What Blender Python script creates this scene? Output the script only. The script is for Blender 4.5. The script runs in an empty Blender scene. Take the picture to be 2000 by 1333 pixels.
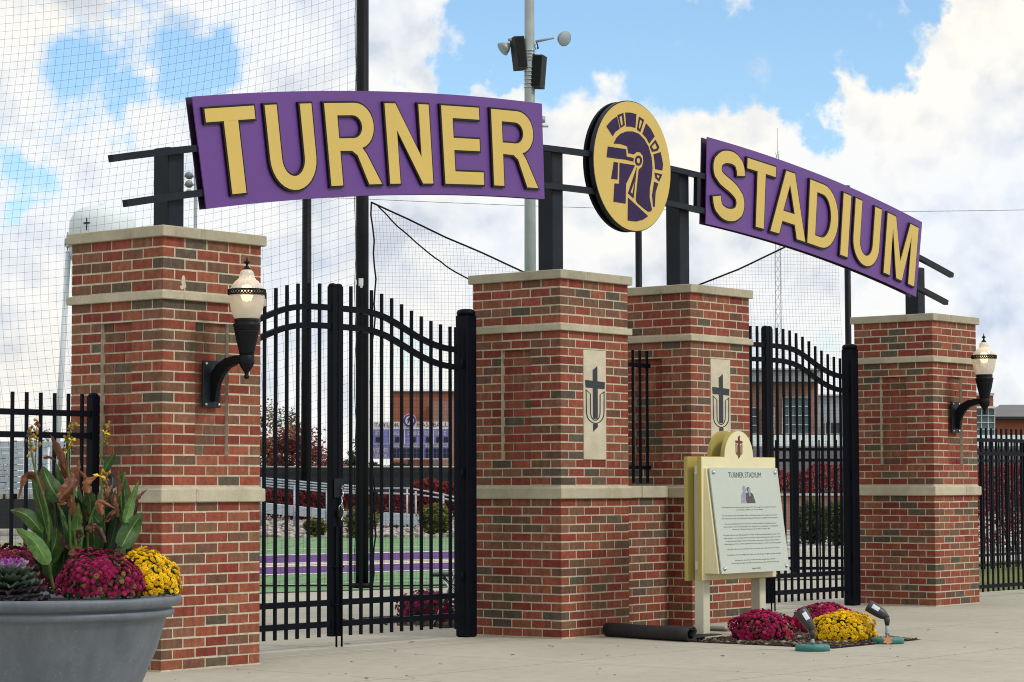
import bpy, math, random
from mathutils import Vector, Matrix, noise
from mathutils.geometry import tessellate_polygon
R = random.Random(11)
PI = math.pi
sin, cos = math.sin, math.cos
sc = bpy.context.scene
COL = sc.collection

# ------------------------------------------------------------------ camera frame (x along the gate line, y into the stadium, z up)
FPX, PITCH, ROLL = 4723.98, .0604430, -.00279313
TH = .6805239
CAM = Vector((-11.155, -12.056, 1.2259))
RT = Vector((sin(TH), -cos(TH), 0)); FW0 = Vector((cos(TH), sin(TH), 0)); UP0 = Vector((0, 0, 1))
FW = FW0 * cos(PITCH) + UP0 * sin(PITCH); UP = UP0 * cos(PITCH) - FW0 * sin(PITCH)
R2 = RT * cos(ROLL) + UP * sin(ROLL); U2 = UP * cos(ROLL) - RT * sin(ROLL)
def ray(x, y):
    u = x - 1000; v = y - 666.5
    d = FW + R2 * (u / FPX) - U2 * (v / FPX)
    return d / d.dot(FW0)
def pt(x, y, D): return CAM + ray(x, y) * D            # the point seen there at horizontal distance D metres
def gz(x, y, z=0.): r = ray(x, y); return CAM + r * ((z - CAM.z) / r.z)
def onV(x, y, v): r = ray(x, y); return CAM + r * ((v - CAM.y) / r.y)
def gdir(x): r = ray(x, 942); return r                  # heading
YAW = math.atan2(RT.y, RT.x)                            # rotation that faces an object to the viewer's side

cd = bpy.data.cameras.new('camera'); cam = bpy.data.objects.new('camera', cd); COL.objects.link(cam)
m = Matrix((R2, U2, -FW)).transposed().to_4x4(); m.translation = CAM; cam.matrix_world = m
cd.sensor_width = 36; cd.lens = FPX / 2000 * 36; cd.clip_end = 4000; cd.clip_start = .1
cd.dof.use_dof = True; cd.dof.focus_distance = 19.5; cd.dof.aperture_fstop = 20
sc.camera = cam

# ------------------------------------------------------------------ materials
def nodes(name):
    m = bpy.data.materials.new(name); m.use_nodes = True
    nt = m.node_tree; b = nt.nodes['Principled BSDF']
    return m, nt, b
def N(nt, t, **kw):
    n = nt.nodes.new(t)
    for k, v in kw.items():
        if k.startswith('_'): n.inputs[k[1:]].default_value = v
        else: setattr(n, k, v)
    return n
def ramp(nt, fac, stops):
    r = nt.nodes.new('ShaderNodeValToRGB'); nt.links.new(fac, r.inputs[0])
    e = r.color_ramp.elements
    while len(e) < len(stops): e.new(.5)
    for i, (p, c) in enumerate(stops):
        e[i].position = p; e[i].color = (*c, 1) if len(c) == 3 else c
    return r
def mixc(nt, fac, a, b, mode='MIX'):
    x = nt.nodes.new('ShaderNodeMix'); x.data_type = 'RGBA'; x.blend_type = mode
    for s, v in ((x.inputs[0], fac), (x.inputs[6], a), (x.inputs[7], b)):
        if hasattr(v, 'links'): nt.links.new(v, s)
        else: s.default_value = v if not isinstance(v, tuple) or len(v) == 4 else (*v, 1)
    return x.outputs[2]
def s2l(r, g, b):
    f = lambda c: (c / 255 / 12.92) if c / 255 <= .04045 else ((c / 255 + .055) / 1.055) ** 2.4
    return (f(r), f(g), f(b))
def mat(name, col, rough=.6, var=.15, scale=6., metal=0., bump=0., bscale=60., spec=.5, attr=False, detail=5, trans=0.):
    m, nt, b = nodes(name)
    tc = N(nt, 'ShaderNodeTexCoord')
    nz = N(nt, 'ShaderNodeTexNoise', _Scale=scale, _Detail=detail, _Roughness=.6); nt.links.new(tc.outputs['Object'], nz.inputs['Vector'])
    c = (*col, 1)
    if attr:
        a = N(nt, 'ShaderNodeAttribute', attribute_name='Col'); c = a.outputs['Color']
    lo = ramp(nt, nz.outputs['Fac'], [(.3, (1 - var,) * 3), (.7, (1 + var,) * 3)])
    nt.links.new(mixc(nt, 1., c, lo.outputs[0], 'MULTIPLY'), b.inputs['Base Color'])
    b.inputs['Roughness'].default_value = rough; b.inputs['Metallic'].default_value = metal
    b.inputs['Specular IOR Level'].default_value = spec
    if trans:
        b.inputs['Subsurface Weight'].default_value = 0
        tr = N(nt, 'ShaderNodeBsdfTranslucent'); nt.links.new(mixc(nt, 1., c, lo.outputs[0], 'MULTIPLY'), tr.inputs[0])
        mx = N(nt, 'ShaderNodeMixShader'); mx.inputs[0].default_value = trans
        nt.links.new(b.outputs[0], mx.inputs[1]); nt.links.new(tr.outputs[0], mx.inputs[2])
        nt.links.new(mx.outputs[0], nt.nodes['Material Output'].inputs[0])
    if bump:
        n2 = N(nt, 'ShaderNodeTexNoise', _Scale=bscale, _Detail=4.); nt.links.new(tc.outputs['Object'], n2.inputs['Vector'])
        bp = N(nt, 'ShaderNodeBump', _Strength=bump, _Distance=.01); nt.links.new(n2.outputs['Fac'], bp.inputs['Height'])
        nt.links.new(bp.outputs[0], b.inputs['Normal'])
    return m
M = {}
M['black'] = mat('black_powder_coat', (.0028, .0045, .0088), .5, .2, 9, spec=.10)
M['frame'] = mat('charcoal_powder_coat', (.009, .013, .020), .45, .25, 5, spec=.2)
M['polebk'] = mat('weathered_black_paint', (.006, .0065, .009), .5, .4, 4, spec=.15)
M['cord'] = mat('net_cord', (.010, .010, .012), .9, .1, 3, spec=.1)
M['rope'] = mat('black_rope', (.012, .012, .012), .9, .3, 30, spec=.1)
M['lamp'] = mat('cast_black_iron', (.005, .006, .008), .5, .3, 30, bump=.15, bscale=90, spec=.18)
M['plate'] = mat('slate_plate', (.012, .019, .026), .45, .3, 12, spec=.3)
M['chrome'] = mat('bright_steel', (.62, .64, .66), .25, .08, 10, metal=1.)
M['alu'] = mat('brushed_aluminium', (.38, .45, .50), .5, .1, 5, metal=.2)
M['galv'] = mat('galvanised_steel', (.33, .36, .36), .45, .12, 3, metal=.2)
M['greypole'] = mat('grey_steel_pole', (.27, .31, .30), .5, .15, 2)
M['purple'] = mat('purple_enamel', (.115, .038, .235), .42, .06, 2.2)
M['purpled'] = mat('dark_purple_back', (.030, .012, .045), .5, .1, 3)
M['navy'] = mat('deep_purple_inlay', (.026, .010, .062), .45, .25, 3, spec=.2)
M['gold'] = mat('gold_enamel', (.61, .44, .105), .42, .04, 2)
M['letterbk'] = mat('letter_backing', (.007, .006, .006), .5, .2, 8, spec=.3)
M['cream'] = mat('cream_paint', (.74, .68, .43), .5, .05, 4)
M['cream2'] = mat('cream_post', (.60, .58, .45), .55, .07, 4)
M['mustard'] = mat('mustard_edge', (.42, .34, .09), .5, .08, 4)
M['plaque'] = mat('pale_glass_plaque', (.47, .525, .465), .25, .04, 3)
M['ink'] = mat('ink', (.06, .06, .075), .6, .1, 3)
M['inkg'] = mat('printed_grey', (.27, .29, .34), .6, .3, 60)
M['inkd'] = mat('printed_dark', (.07, .06, .075), .6, .3, 40)
M['maroon'] = mat('maroon_inlay', (.11, .016, .022), .5, .15, 9)
M['granite'] = mat('dark_inlay', (.016, .020, .030), .5, .5, 200)
M['rubber'] = mat('rubber_mat', (.016, .016, .018), .7, .25, 60, bump=.6, bscale=150)
M['planter'] = mat('grey_planter', (.125, .148, .180), .5, .22, 3.5, bump=.15, bscale=140)
def mat_pot():
    m, nt, b = nodes('weathered_bowl')
    tc = N(nt, 'ShaderNodeTexCoord'); n1 = N(nt, 'ShaderNodeTexNoise', _Scale=4., _Detail=8., _Roughness=.7); nt.links.new(tc.outputs['Object'], n1.inputs['Vector'])
    mp = N(nt, 'ShaderNodeMapping'); mp.inputs['Scale'].default_value = (12, 12, 1.4); nt.links.new(tc.outputs['Object'], mp.inputs[0])
    n2 = N(nt, 'ShaderNodeTexNoise', _Scale=1., _Detail=6., _Roughness=.65); nt.links.new(mp.outputs[0], n2.inputs['Vector'])
    n3 = N(nt, 'ShaderNodeTexNoise', _Scale=70., _Detail=3.); nt.links.new(tc.outputs['Object'], n3.inputs['Vector'])
    r1 = ramp(nt, n1.outputs['Fac'], [(.3, (.105, .125, .155)), (.7, (.150, .172, .205))])
    r2 = ramp(nt, n2.outputs['Fac'], [(.35, (.84, .85, .86)), (.62, (1.1, 1.1, 1.1))])
    r3 = ramp(nt, n3.outputs['Fac'], [(.62, (1., 1., 1.)), (.74, (1.45, 1.42, 1.35))])
    c = mixc(nt, 1., r1.outputs[0], r2.outputs[0], 'MULTIPLY'); c = mixc(nt, 1., c, r3.outputs[0], 'MULTIPLY'); nt.links.new(c, b.inputs['Base Color'])
    b.inputs['Roughness'].default_value = .5
    bp = N(nt, 'ShaderNodeBump', _Strength=.15, _Distance=.004); nt.links.new(n3.outputs['Fac'], bp.inputs['Height']); nt.links.new(bp.outputs[0], b.inputs['Normal'])
    return m
M['planter'] = mat_pot()
M['teal'] = mat('teal_lid', (.035, .19, .17), .5, .2, 12)
M['spot'] = mat('spot_bronze', (.035, .034, .038), .4, .2, 12)
M['label'] = mat('label_white', (.6, .65, .7), .5, .15, 60)
M['soil'] = mat('dark_soil', (.020, .013, .010), .95, .4, 30, bump=.8, bscale=60)
M['white'] = mat('white_paint', (.72, .72, .72), .6, .08, 3)
M['glassdark'] = mat('window_glass', (.035, .06, .065), .12, .4, .6)
M['tealglass'] = mat('teal_glass', (.07, .14, .15), .15, .5, .4)
M['fbrick'] = mat('far_brick', (.30, .105, .060), .85, .12, 1.2)
M['fbrick2'] = mat('far_brown_brick', (.30, .165, .125), .85, .15, 1.2)
M['roof'] = mat('grey_roof', (.15, .14, .145), .8, .1, .3)
M['stonefar'] = mat('pale_metal_cladding', (.40, .45, .48), .5, .06, .5)
M['scorep'] = mat('scoreboard_purple', (.20, .19, .50), .6, .06, .4)
M['scorey'] = mat('scoreboard_yellow', (.65, .62, .42), .6, .06, .4)
M['tank'] = mat('water_tower_paint', (.66, .74, .76), .55, .03, .08)
M['screen'] = mat('black_windscreen', (.018, .021, .024), .85, .25, .3)
M['attr'] = mat('leafy', (.1, .1, .1), .65, .25, 25, attr=True, spec=.25, trans=.25)
M['petal'] = mat('petal', (.1, .1, .1), .7, .15, 60, attr=True, spec=.15, trans=.12)
M['cannaleaf'] = mat('canna_leaf', (.1, .1, .1), .5, .35, 40, attr=True, spec=.28, trans=.12)
M['bark'] = mat('bark', (.06, .045, .035), .9, .3, 5, bump=.5, bscale=15)
M['stone'] = mat('pebbles', (.3, .27, .24), .85, .3, 12, attr=True)
M['plainattr'] = mat('painted', (.3, .3, .3), .7, .12, 3, attr=True)
M['tan'] = mat('field_tan', (.35, .24, .12), .9, .15, 1)
M['fpurple'] = mat('field_purple', (.085, .018, .16), .9, .15, 2)
M['fwhite'] = mat('field_white', (.65, .65, .63), .9, .1, 2)

def mat_brick():
    m, nt, b = nodes('clay_brick')
    tc = N(nt, 'ShaderNodeTexCoord'); a = N(nt, 'ShaderNodeAttribute', attribute_name='Col')
    n1 = N(nt, 'ShaderNodeTexNoise', _Scale=22., _Detail=6., _Roughness=.7); nt.links.new(tc.outputs['Object'], n1.inputs['Vector'])
    n2 = N(nt, 'ShaderNodeTexNoise', _Scale=140., _Detail=3.); nt.links.new(tc.outputs['Object'], n2.inputs['Vector'])
    mp = N(nt, 'ShaderNodeMapping'); mp.inputs['Scale'].default_value = (26, 26, 3); nt.links.new(tc.outputs['Object'], mp.inputs[0])
    n3 = N(nt, 'ShaderNodeTexNoise', _Scale=1., _Detail=4.); nt.links.new(mp.outputs[0], n3.inputs['Vector'])
    r1 = ramp(nt, n1.outputs['Fac'], [(.25, (.60, .60, .62)), (.72, (1.32, 1.27, 1.22))])
    r2 = ramp(nt, n2.outputs['Fac'], [(.3, (.85,) * 3), (.7, (1.15,) * 3)])
    r3 = ramp(nt, n3.outputs['Fac'], [(.35, (.86,) * 3), (.65, (1.12,) * 3)])
    c = mixc(nt, 1., a.outputs['Color'], r1.outputs[0], 'MULTIPLY')
    c = mixc(nt, 1., c, r2.outputs[0], 'MULTIPLY'); c = mixc(nt, 1., c, r3.outputs[0], 'MULTIPLY')
    nt.links.new(c, b.inputs['Base Color']); b.inputs['Roughness'].default_value = .82; b.inputs['Specular IOR Level'].default_value = .3
    bp = N(nt, 'ShaderNodeBump', _Strength=.5, _Distance=.006); nt.links.new(n1.outputs['Fac'], bp.inputs['Height']); nt.links.new(bp.outputs[0], b.inputs['Normal'])
    return m
M['brick'] = mat_brick()
M['mortar'] = mat('mortar', (.52, .455, .345), .95, .2, 25, bump=.3, bscale=120, spec=.2)
def mat_lime():
    m, nt, b = nodes('limestone')
    tc = N(nt, 'ShaderNodeTexCoord')
    n1 = N(nt, 'ShaderNodeTexNoise', _Scale=5., _Detail=7., _Roughness=.65); nt.links.new(tc.outputs['Object'], n1.inputs['Vector'])
    mp = N(nt, 'ShaderNodeMapping'); mp.inputs['Scale'].default_value = (9, 9, 1.5); nt.links.new(tc.outputs['Object'], mp.inputs[0])
    n2 = N(nt, 'ShaderNodeTexNoise', _Scale=1., _Detail=6., _Roughness=.7); nt.links.new(mp.outputs[0], n2.inputs['Vector'])
    n3 = N(nt, 'ShaderNodeTexNoise', _Scale=120., _Detail=2.); nt.links.new(tc.outputs['Object'], n3.inputs['Vector'])
    a = N(nt, 'ShaderNodeAttribute', attribute_name='Col')
    r1 = ramp(nt, n1.outputs['Fac'], [(.3, (.80, .80, .78)), (.65, (1.08, 1.08, 1.08))])
    r2 = ramp(nt, n2.outputs['Fac'], [(.26, (.70, .68, .65)), (.40, (.97, .97, .97)), (.8, (1.04, 1.03, 1.02))])
    r3 = ramp(nt, n3.outputs['Fac'], [(.3, (.92,) * 3), (.7, (1.06,) * 3)])
    c = mixc(nt, 1., a.outputs['Color'], r1.outputs[0], 'MULTIPLY'); c = mixc(nt, 1., c, r2.outputs[0], 'MULTIPLY'); c = mixc(nt, 1., c, r3.outputs[0], 'MULTIPLY')
    nt.links.new(c, b.inputs['Base Color']); b.inputs['Roughness'].default_value = .88; b.inputs['Specular IOR Level'].default_value = .25
    bp = N(nt, 'ShaderNodeBump', _Strength=.25, _Distance=.005); nt.links.new(n3.outputs['Fac'], bp.inputs['Height']); nt.links.new(bp.outputs[0], b.inputs['Normal'])
    return m
M['lime'] = mat_lime()
def mat_concrete():
    m, nt, b = nodes('concrete_paving')
    tc = N(nt, 'ShaderNodeTexCoord'); ob = tc.outputs['Object']
    n1 = N(nt, 'ShaderNodeTexNoise', _Scale=.55, _Detail=8., _Roughness=.6); nt.links.new(ob, n1.inputs['Vector'])
    n2 = N(nt, 'ShaderNodeTexNoise', _Scale=9., _Detail=6., _Roughness=.7); nt.links.new(ob, n2.inputs['Vector'])
    n3 = N(nt, 'ShaderNodeTexNoise', _Scale=160., _Detail=2.); nt.links.new(ob, n3.inputs['Vector'])
    r1 = ramp(nt, n1.outputs['Fac'], [(.3, (.365, .346, .280)), (.7, (.445, .424, .350))])
    r2 = ramp(nt, n2.outputs['Fac'], [(.25, (.84, .84, .83)), (.5, (1., 1., 1.)), (.75, (1.07, 1.07, 1.06))])
    r3 = ramp(nt, n3.outputs['Fac'], [(.3, (.94,) * 3), (.7, (1.05,) * 3)])
    c = mixc(nt, 1., r1.outputs[0], r2.outputs[0], 'MULTIPLY'); c = mixc(nt, 1., c, r3.outputs[0], 'MULTIPLY')
    sx = N(nt, 'ShaderNodeSeparateXYZ'); nt.links.new(ob, sx.inputs[0])
    wn = N(nt, 'ShaderNodeTexNoise', _Scale=1.5, _Detail=2.); nt.links.new(ob, wn.inputs['Vector'])
    fac = None
    for ax, off in ((0, .72), (1, .86)):                 # saw-cut joints every 1.83 m
        a1 = N(nt, 'ShaderNodeMath', operation='MULTIPLY_ADD'); nt.links.new(sx.outputs[ax], a1.inputs[0]); a1.inputs[1].default_value = 1 / 1.83; a1.inputs[2].default_value = off
        w = N(nt, 'ShaderNodeMath', operation='MULTIPLY_ADD'); nt.links.new(wn.outputs['Fac'], w.inputs[0]); w.inputs[1].default_value = .006; nt.links.new(a1.outputs[0], w.inputs[2])
        f = N(nt, 'ShaderNodeMath', operation='FRACT'); nt.links.new(w.outputs[0], f.inputs[0])
        l = N(nt, 'ShaderNodeMath', operation='LESS_THAN'); nt.links.new(f.outputs[0], l.inputs[0]); l.inputs[1].default_value = .009
        if fac is None: fac = l.outputs[0]
        else:
            mx = N(nt, 'ShaderNodeMath', operation='MAXIMUM'); nt.links.new(fac, mx.inputs[0]); nt.links.new(l.outputs[0], mx.inputs[1]); fac = mx.outputs[0]
    dk = N(nt, 'ShaderNodeMath', operation='MULTIPLY'); nt.links.new(fac, dk.inputs[0]); dk.inputs[1].default_value = .6
    c = mixc(nt, dk.outputs[0], c, (.14, .13, .11))
    nt.links.new(c, b.inputs['Base Color']); b.inputs['Roughness'].default_value = .85; b.inputs['Specular IOR Level'].default_value = .3
    bp = N(nt, 'ShaderNodeBump', _Strength=.2, _Distance=.004); nt.links.new(n2.outputs['Fac'], bp.inputs['Height']); nt.links.new(bp.outputs[0], b.inputs['Normal'])
    return m
M['concrete'] = mat_concrete()
M['turf'] = mat('green_turf', (.170, .300, .150), .95, .12, 1.2, bump=.5, bscale=80, spec=.1)
M['grass'] = mat('rough_grass', (.15, .17, .06), .95, .3, 4, bump=.8, bscale=60, spec=.1)
M['farground'] = mat('far_ground', (.16, .16, .12), .95, .2, .05, spec=.1)
M['gravel'] = mat('gravel', (.30, .27, .24), .95, .5, 7, bump=1., bscale=9, spec=.2)
M['mulch'] = mat('mulch', (.035, .024, .018), .95, .5, 18, bump=1., bscale=40, spec=.1)
def mat_globe():
    m, nt, b = nodes('ribbed_lamp_glass')
    g = N(nt, 'ShaderNodeBsdfTransparent'); g.inputs[0].default_value = (.97, .97, .95, 1)
    t = N(nt, 'ShaderNodeBsdfTranslucent'); t.inputs[0].default_value = (.92, .90, .84, 1)
    d = N(nt, 'ShaderNodeBsdfDiffuse'); d.inputs[0].default_value = (.85, .84, .80, 1)
    s = N(nt, 'ShaderNodeBsdfGlossy'); s.inputs['Roughness'].default_value = .15
    m1 = N(nt, 'ShaderNodeMixShader'); m1.inputs[0].default_value = .5; nt.links.new(t.outputs[0], m1.inputs[1]); nt.links.new(d.outputs[0], m1.inputs[2])
    m2 = N(nt, 'ShaderNodeMixShader'); m2.inputs[0].default_value = .28; nt.links.new(m1.outputs[0], m2.inputs[1]); nt.links.new(g.outputs[0], m2.inputs[2])
    m3 = N(nt, 'ShaderNodeMixShader'); m3.inputs[0].default_value = .12; nt.links.new(m2.outputs[0], m3.inputs[1]); nt.links.new(s.outputs[0], m3.inputs[2])
    nt.links.new(m3.outputs[0], nt.nodes['Material Output'].inputs[0])
    return m
M['globe'] = mat_globe()
def mat_emit(name, col, st):
    m, nt, b = nodes(name); b.inputs['Emission Color'].default_value = (*col, 1); b.inputs['Emission Strength'].default_value = st
    b.inputs['Base Color'].default_value = (*col, 1); return m
M['bulb'] = mat_emit('lit_bulb', (1., .70, .34), 5.)

# ------------------------------------------------------------------ mesh builder
class MB:
    def __init__(s): s.v = []; s.f = []; s.m = []; s.c = []; s.sm = []
    def add(s, vs, fs, m=0, col=(1, 1, 1), smooth=False):
        o = len(s.v); s.v.extend([tuple(v) for v in vs])
        for f in fs: s.f.append(tuple(i + o for i in f)); s.m.append(m); s.c.append(col); s.sm.append(smooth)
        return s
    def box(s, x0, x1, y0, y1, z0, z1, m=0, col=(1, 1, 1)):
        vs = [(x0, y0, z0), (x1, y0, z0), (x1, y1, z0), (x0, y1, z0), (x0, y0, z1), (x1, y0, z1), (x1, y1, z1), (x0, y1, z1)]
        return s.add(vs, [(0, 3, 2, 1), (4, 5, 6, 7), (0, 1, 5, 4), (1, 2, 6, 5), (2, 3, 7, 6), (3, 0, 4, 7)], m, col)
    def bbox(s, x0, x1, y0, y1, z0, z1, b=.006, m=0, col=(1, 1, 1)):   # box with chamfered edges: three stacked rings
        def ring(i, z): return [(x0 + i, y0, z), (x1 - i, y0, z), (x1, y0 + i, z), (x1, y1 - i, z), (x1 - i, y1, z), (x0 + i, y1, z), (x0, y1 - i, z), (x0, y0 + i, z)]
        def ring2(z): return [(x0 + 2 * b, y0 + b, z), (x1 - 2 * b, y0 + b, z), (x1 - b, y0 + 2 * b, z), (x1 - b, y1 - 2 * b, z), (x1 - 2 * b, y1 - b, z), (x0 + 2 * b, y1 - b, z), (x0 + b, y1 - 2 * b, z), (x0 + b, y0 + 2 * b, z)]
        vs = ring2(z0) + ring(b, z0 + b) + ring(b, z1 - b) + ring2(z1)
        fs = [tuple(range(7, -1, -1)), tuple(range(24, 32))]
        for k in range(3):
            for i in range(8): fs.append((k * 8 + i, k * 8 + (i + 1) % 8, (k + 1) * 8 + (i + 1) % 8, (k + 1) * 8 + i))
        return s.add(vs, fs, m, col)
    def tube(s, path, r, n=8, m=0, col=(1, 1, 1), caps=True, smooth=True, square=False):
        P = [Vector(p) for p in path]; rs = r if isinstance(r, (list, tuple)) else [r] * len(P)
        vs = []
        prev = None
        for i, p in enumerate(P):
            t = (P[min(i + 1, len(P) - 1)] - P[max(i - 1, 0)])
            t = t.normalized() if t.length > 1e-9 else Vector((0, 0, 1))
            if prev is None:
                ref = Vector((0, 0, 1)) if abs(t.z) < .95 else Vector((1, 0, 0))
                a = t.cross(ref).normalized()
            else:
                a = (prev - t * prev.dot(t)).normalized()
            prev = a; b = t.cross(a)
            for k in range(n):
                an = 2 * PI * (k + (.5 if square else 0)) / n
                vs.append(p + (a * cos(an) + b * sin(an)) * rs[i])
        fs = []
        for i in range(len(P) - 1):
            for k in range(n): fs.append((i * n + k, i * n + (k + 1) % n, (i + 1) * n + (k + 1) % n, (i + 1) * n + k))
        if caps: fs.append(tuple(range(n - 1, -1, -1))); fs.append(tuple((len(P) - 1) * n + k for k in range(n)))
        return s.add(vs, fs, m, col, smooth and n > 4)
    def lathe(s, prof, c=(0, 0, 0), n=32, m=0, col=(1, 1, 1), smooth=True, a0=0, ribs=0):
        vs = []
        for (r, z) in prof:
            for k in range(n):
                an = 2 * PI * k / n + a0; rr = r * (1 + ribs * (k % 2))
                vs.append((c[0] + rr * cos(an), c[1] + rr * sin(an), c[2] + z))
        fs = []
        for i in range(len(prof) - 1):
            for k in range(n): fs.append((i * n + k, i * n + (k + 1) % n, (i + 1) * n + (k + 1) % n, (i + 1) * n + k))
        if prof[0][0] > 0: fs.append(tuple(range(n - 1, -1, -1)))
        if prof[-1][0] > 0: fs.append(tuple((len(prof) - 1) * n + k for k in range(n)))
        return s.add(vs, fs, m, col, smooth)
    def shape(s, loops, fn, d0, d1, m=0, col=(1, 1, 1)):    # 2-D outline with holes, fn(x, z, d) -> point; front d0, back d1
        loops = [[(float(a), float(b)) for a, b in l] for l in loops]
        flat = [p for l in loops for p in l]
        tri = tessellate_polygon([[Vector((a, b, 0)) for a, b in l] for l in loops])
        n = len(flat)
        vs = [fn(a, b, d0) for a, b in flat] + [fn(a, b, d1) for a, b in flat]
        fs = [tuple(t) for t in tri] + [tuple(i + n for i in reversed(t)) for t in tri]
        o = 0
        for l in loops:
            k = len(l)
            for i in range(k): a, b = o + i, o + (i + 1) % k; fs.append((a, b, b + n, a + n))
            o += k
        return s.add(vs, fs, m, col)
    def build(s, name, mats, parent=None, loc=None, fixn=False):
        me = bpy.data.meshes.new(name); off = Vector(loc) if loc is not None else None
        vs = s.v if off is None else [tuple(Vector(v) - off) for v in s.v]
        me.from_pydata(vs, [], s.f)
        if not isinstance(mats, (list, tuple)): mats = [mats]
        for q in mats: me.materials.append(M[q])
        me.polygons.foreach_set('material_index', s.m); me.polygons.foreach_set('use_smooth', s.sm)
        ca = me.color_attributes.new('Col', 'FLOAT_COLOR', 'CORNER')
        buf = []
        for p, c in zip(me.polygons, s.c): buf.extend((c[0], c[1], c[2], 1.) * p.loop_total)
        ca.data.foreach_set('color', buf); me.update()
        if fixn:
            import bmesh
            bm = bmesh.new(); bm.from_mesh(me); bmesh.ops.recalc_face_normals(bm, faces=bm.faces); bm.to_mesh(me); bm.free()
        o = bpy.data.objects.new(name, me); COL.objects.link(o)
        if off is not None: o.location = off
        if parent is not None: o.parent = parent
        return o
def tag(o, label, cat, group=None):
    o['label'] = label; o['category'] = cat
    if group: o['group'] = group
    return o
def thing(name, label, cat, loc=(0, 0, 0), group=None, rotz=0.):
    o = bpy.data.objects.new(name, None); COL.objects.link(o); o.location = loc; o.rotation_euler = (0, 0, rotz); o.empty_display_size = .1
    return tag(o, label, cat, group)
def struct(o, kind='structure'): o['kind'] = kind; return o
def copy_tree(o, parent=None):
    c = o.copy(); COL.objects.link(c)
    if parent is not None: c.parent = parent
    for ch in list(o.children): copy_tree(ch, c)
    return c
def text_mb(mb, s, fn, width=None, height=1., cx=0., y0=0., d0=0., d1=-.002, m=0, col=(1, 1, 1), left=False):
    cu = bpy.data.curves.new('t', 'FONT'); cu.body = s; cu.size = 1.; cu.resolution_u = 3; cu.fill_mode = 'FRONT'
    ob = bpy.data.objects.new('t', cu); COL.objects.link(ob)
    dg = bpy.context.evaluated_depsgraph_get(); me = bpy.data.meshes.new_from_object(ob.evaluated_get(dg))
    if me.vertices:
        xs = [v.co.x for v in me.vertices]; ys = [v.co.y for v in me.vertices]
        sy = height / max(1e-6, (max(ys) - min(ys))); sx = (width / (max(xs) - min(xs))) if width else sy
        x0 = min(xs); yb = min(ys)
        w = (max(xs) - x0) * sx
        vs = [fn((v.co.x - x0) * sx + cx - (0 if left else w / 2), (v.co.y - yb) * sy + y0, d0) for v in me.vertices]
        mb.add(vs, [tuple(p.vertices) for p in me.polygons], m, col)
    bpy.data.objects.remove(ob); bpy.data.curves.remove(cu); bpy.data.meshes.remove(me)
def arcp(cx, cy, rx, ry, a0, a1, n=10):
    return [(cx + rx * cos(math.radians(a0 + (a1 - a0) * i / n)), cy + ry * sin(math.radians(a0 + (a1 - a0) * i / n))) for i in range(n + 1)]

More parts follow.
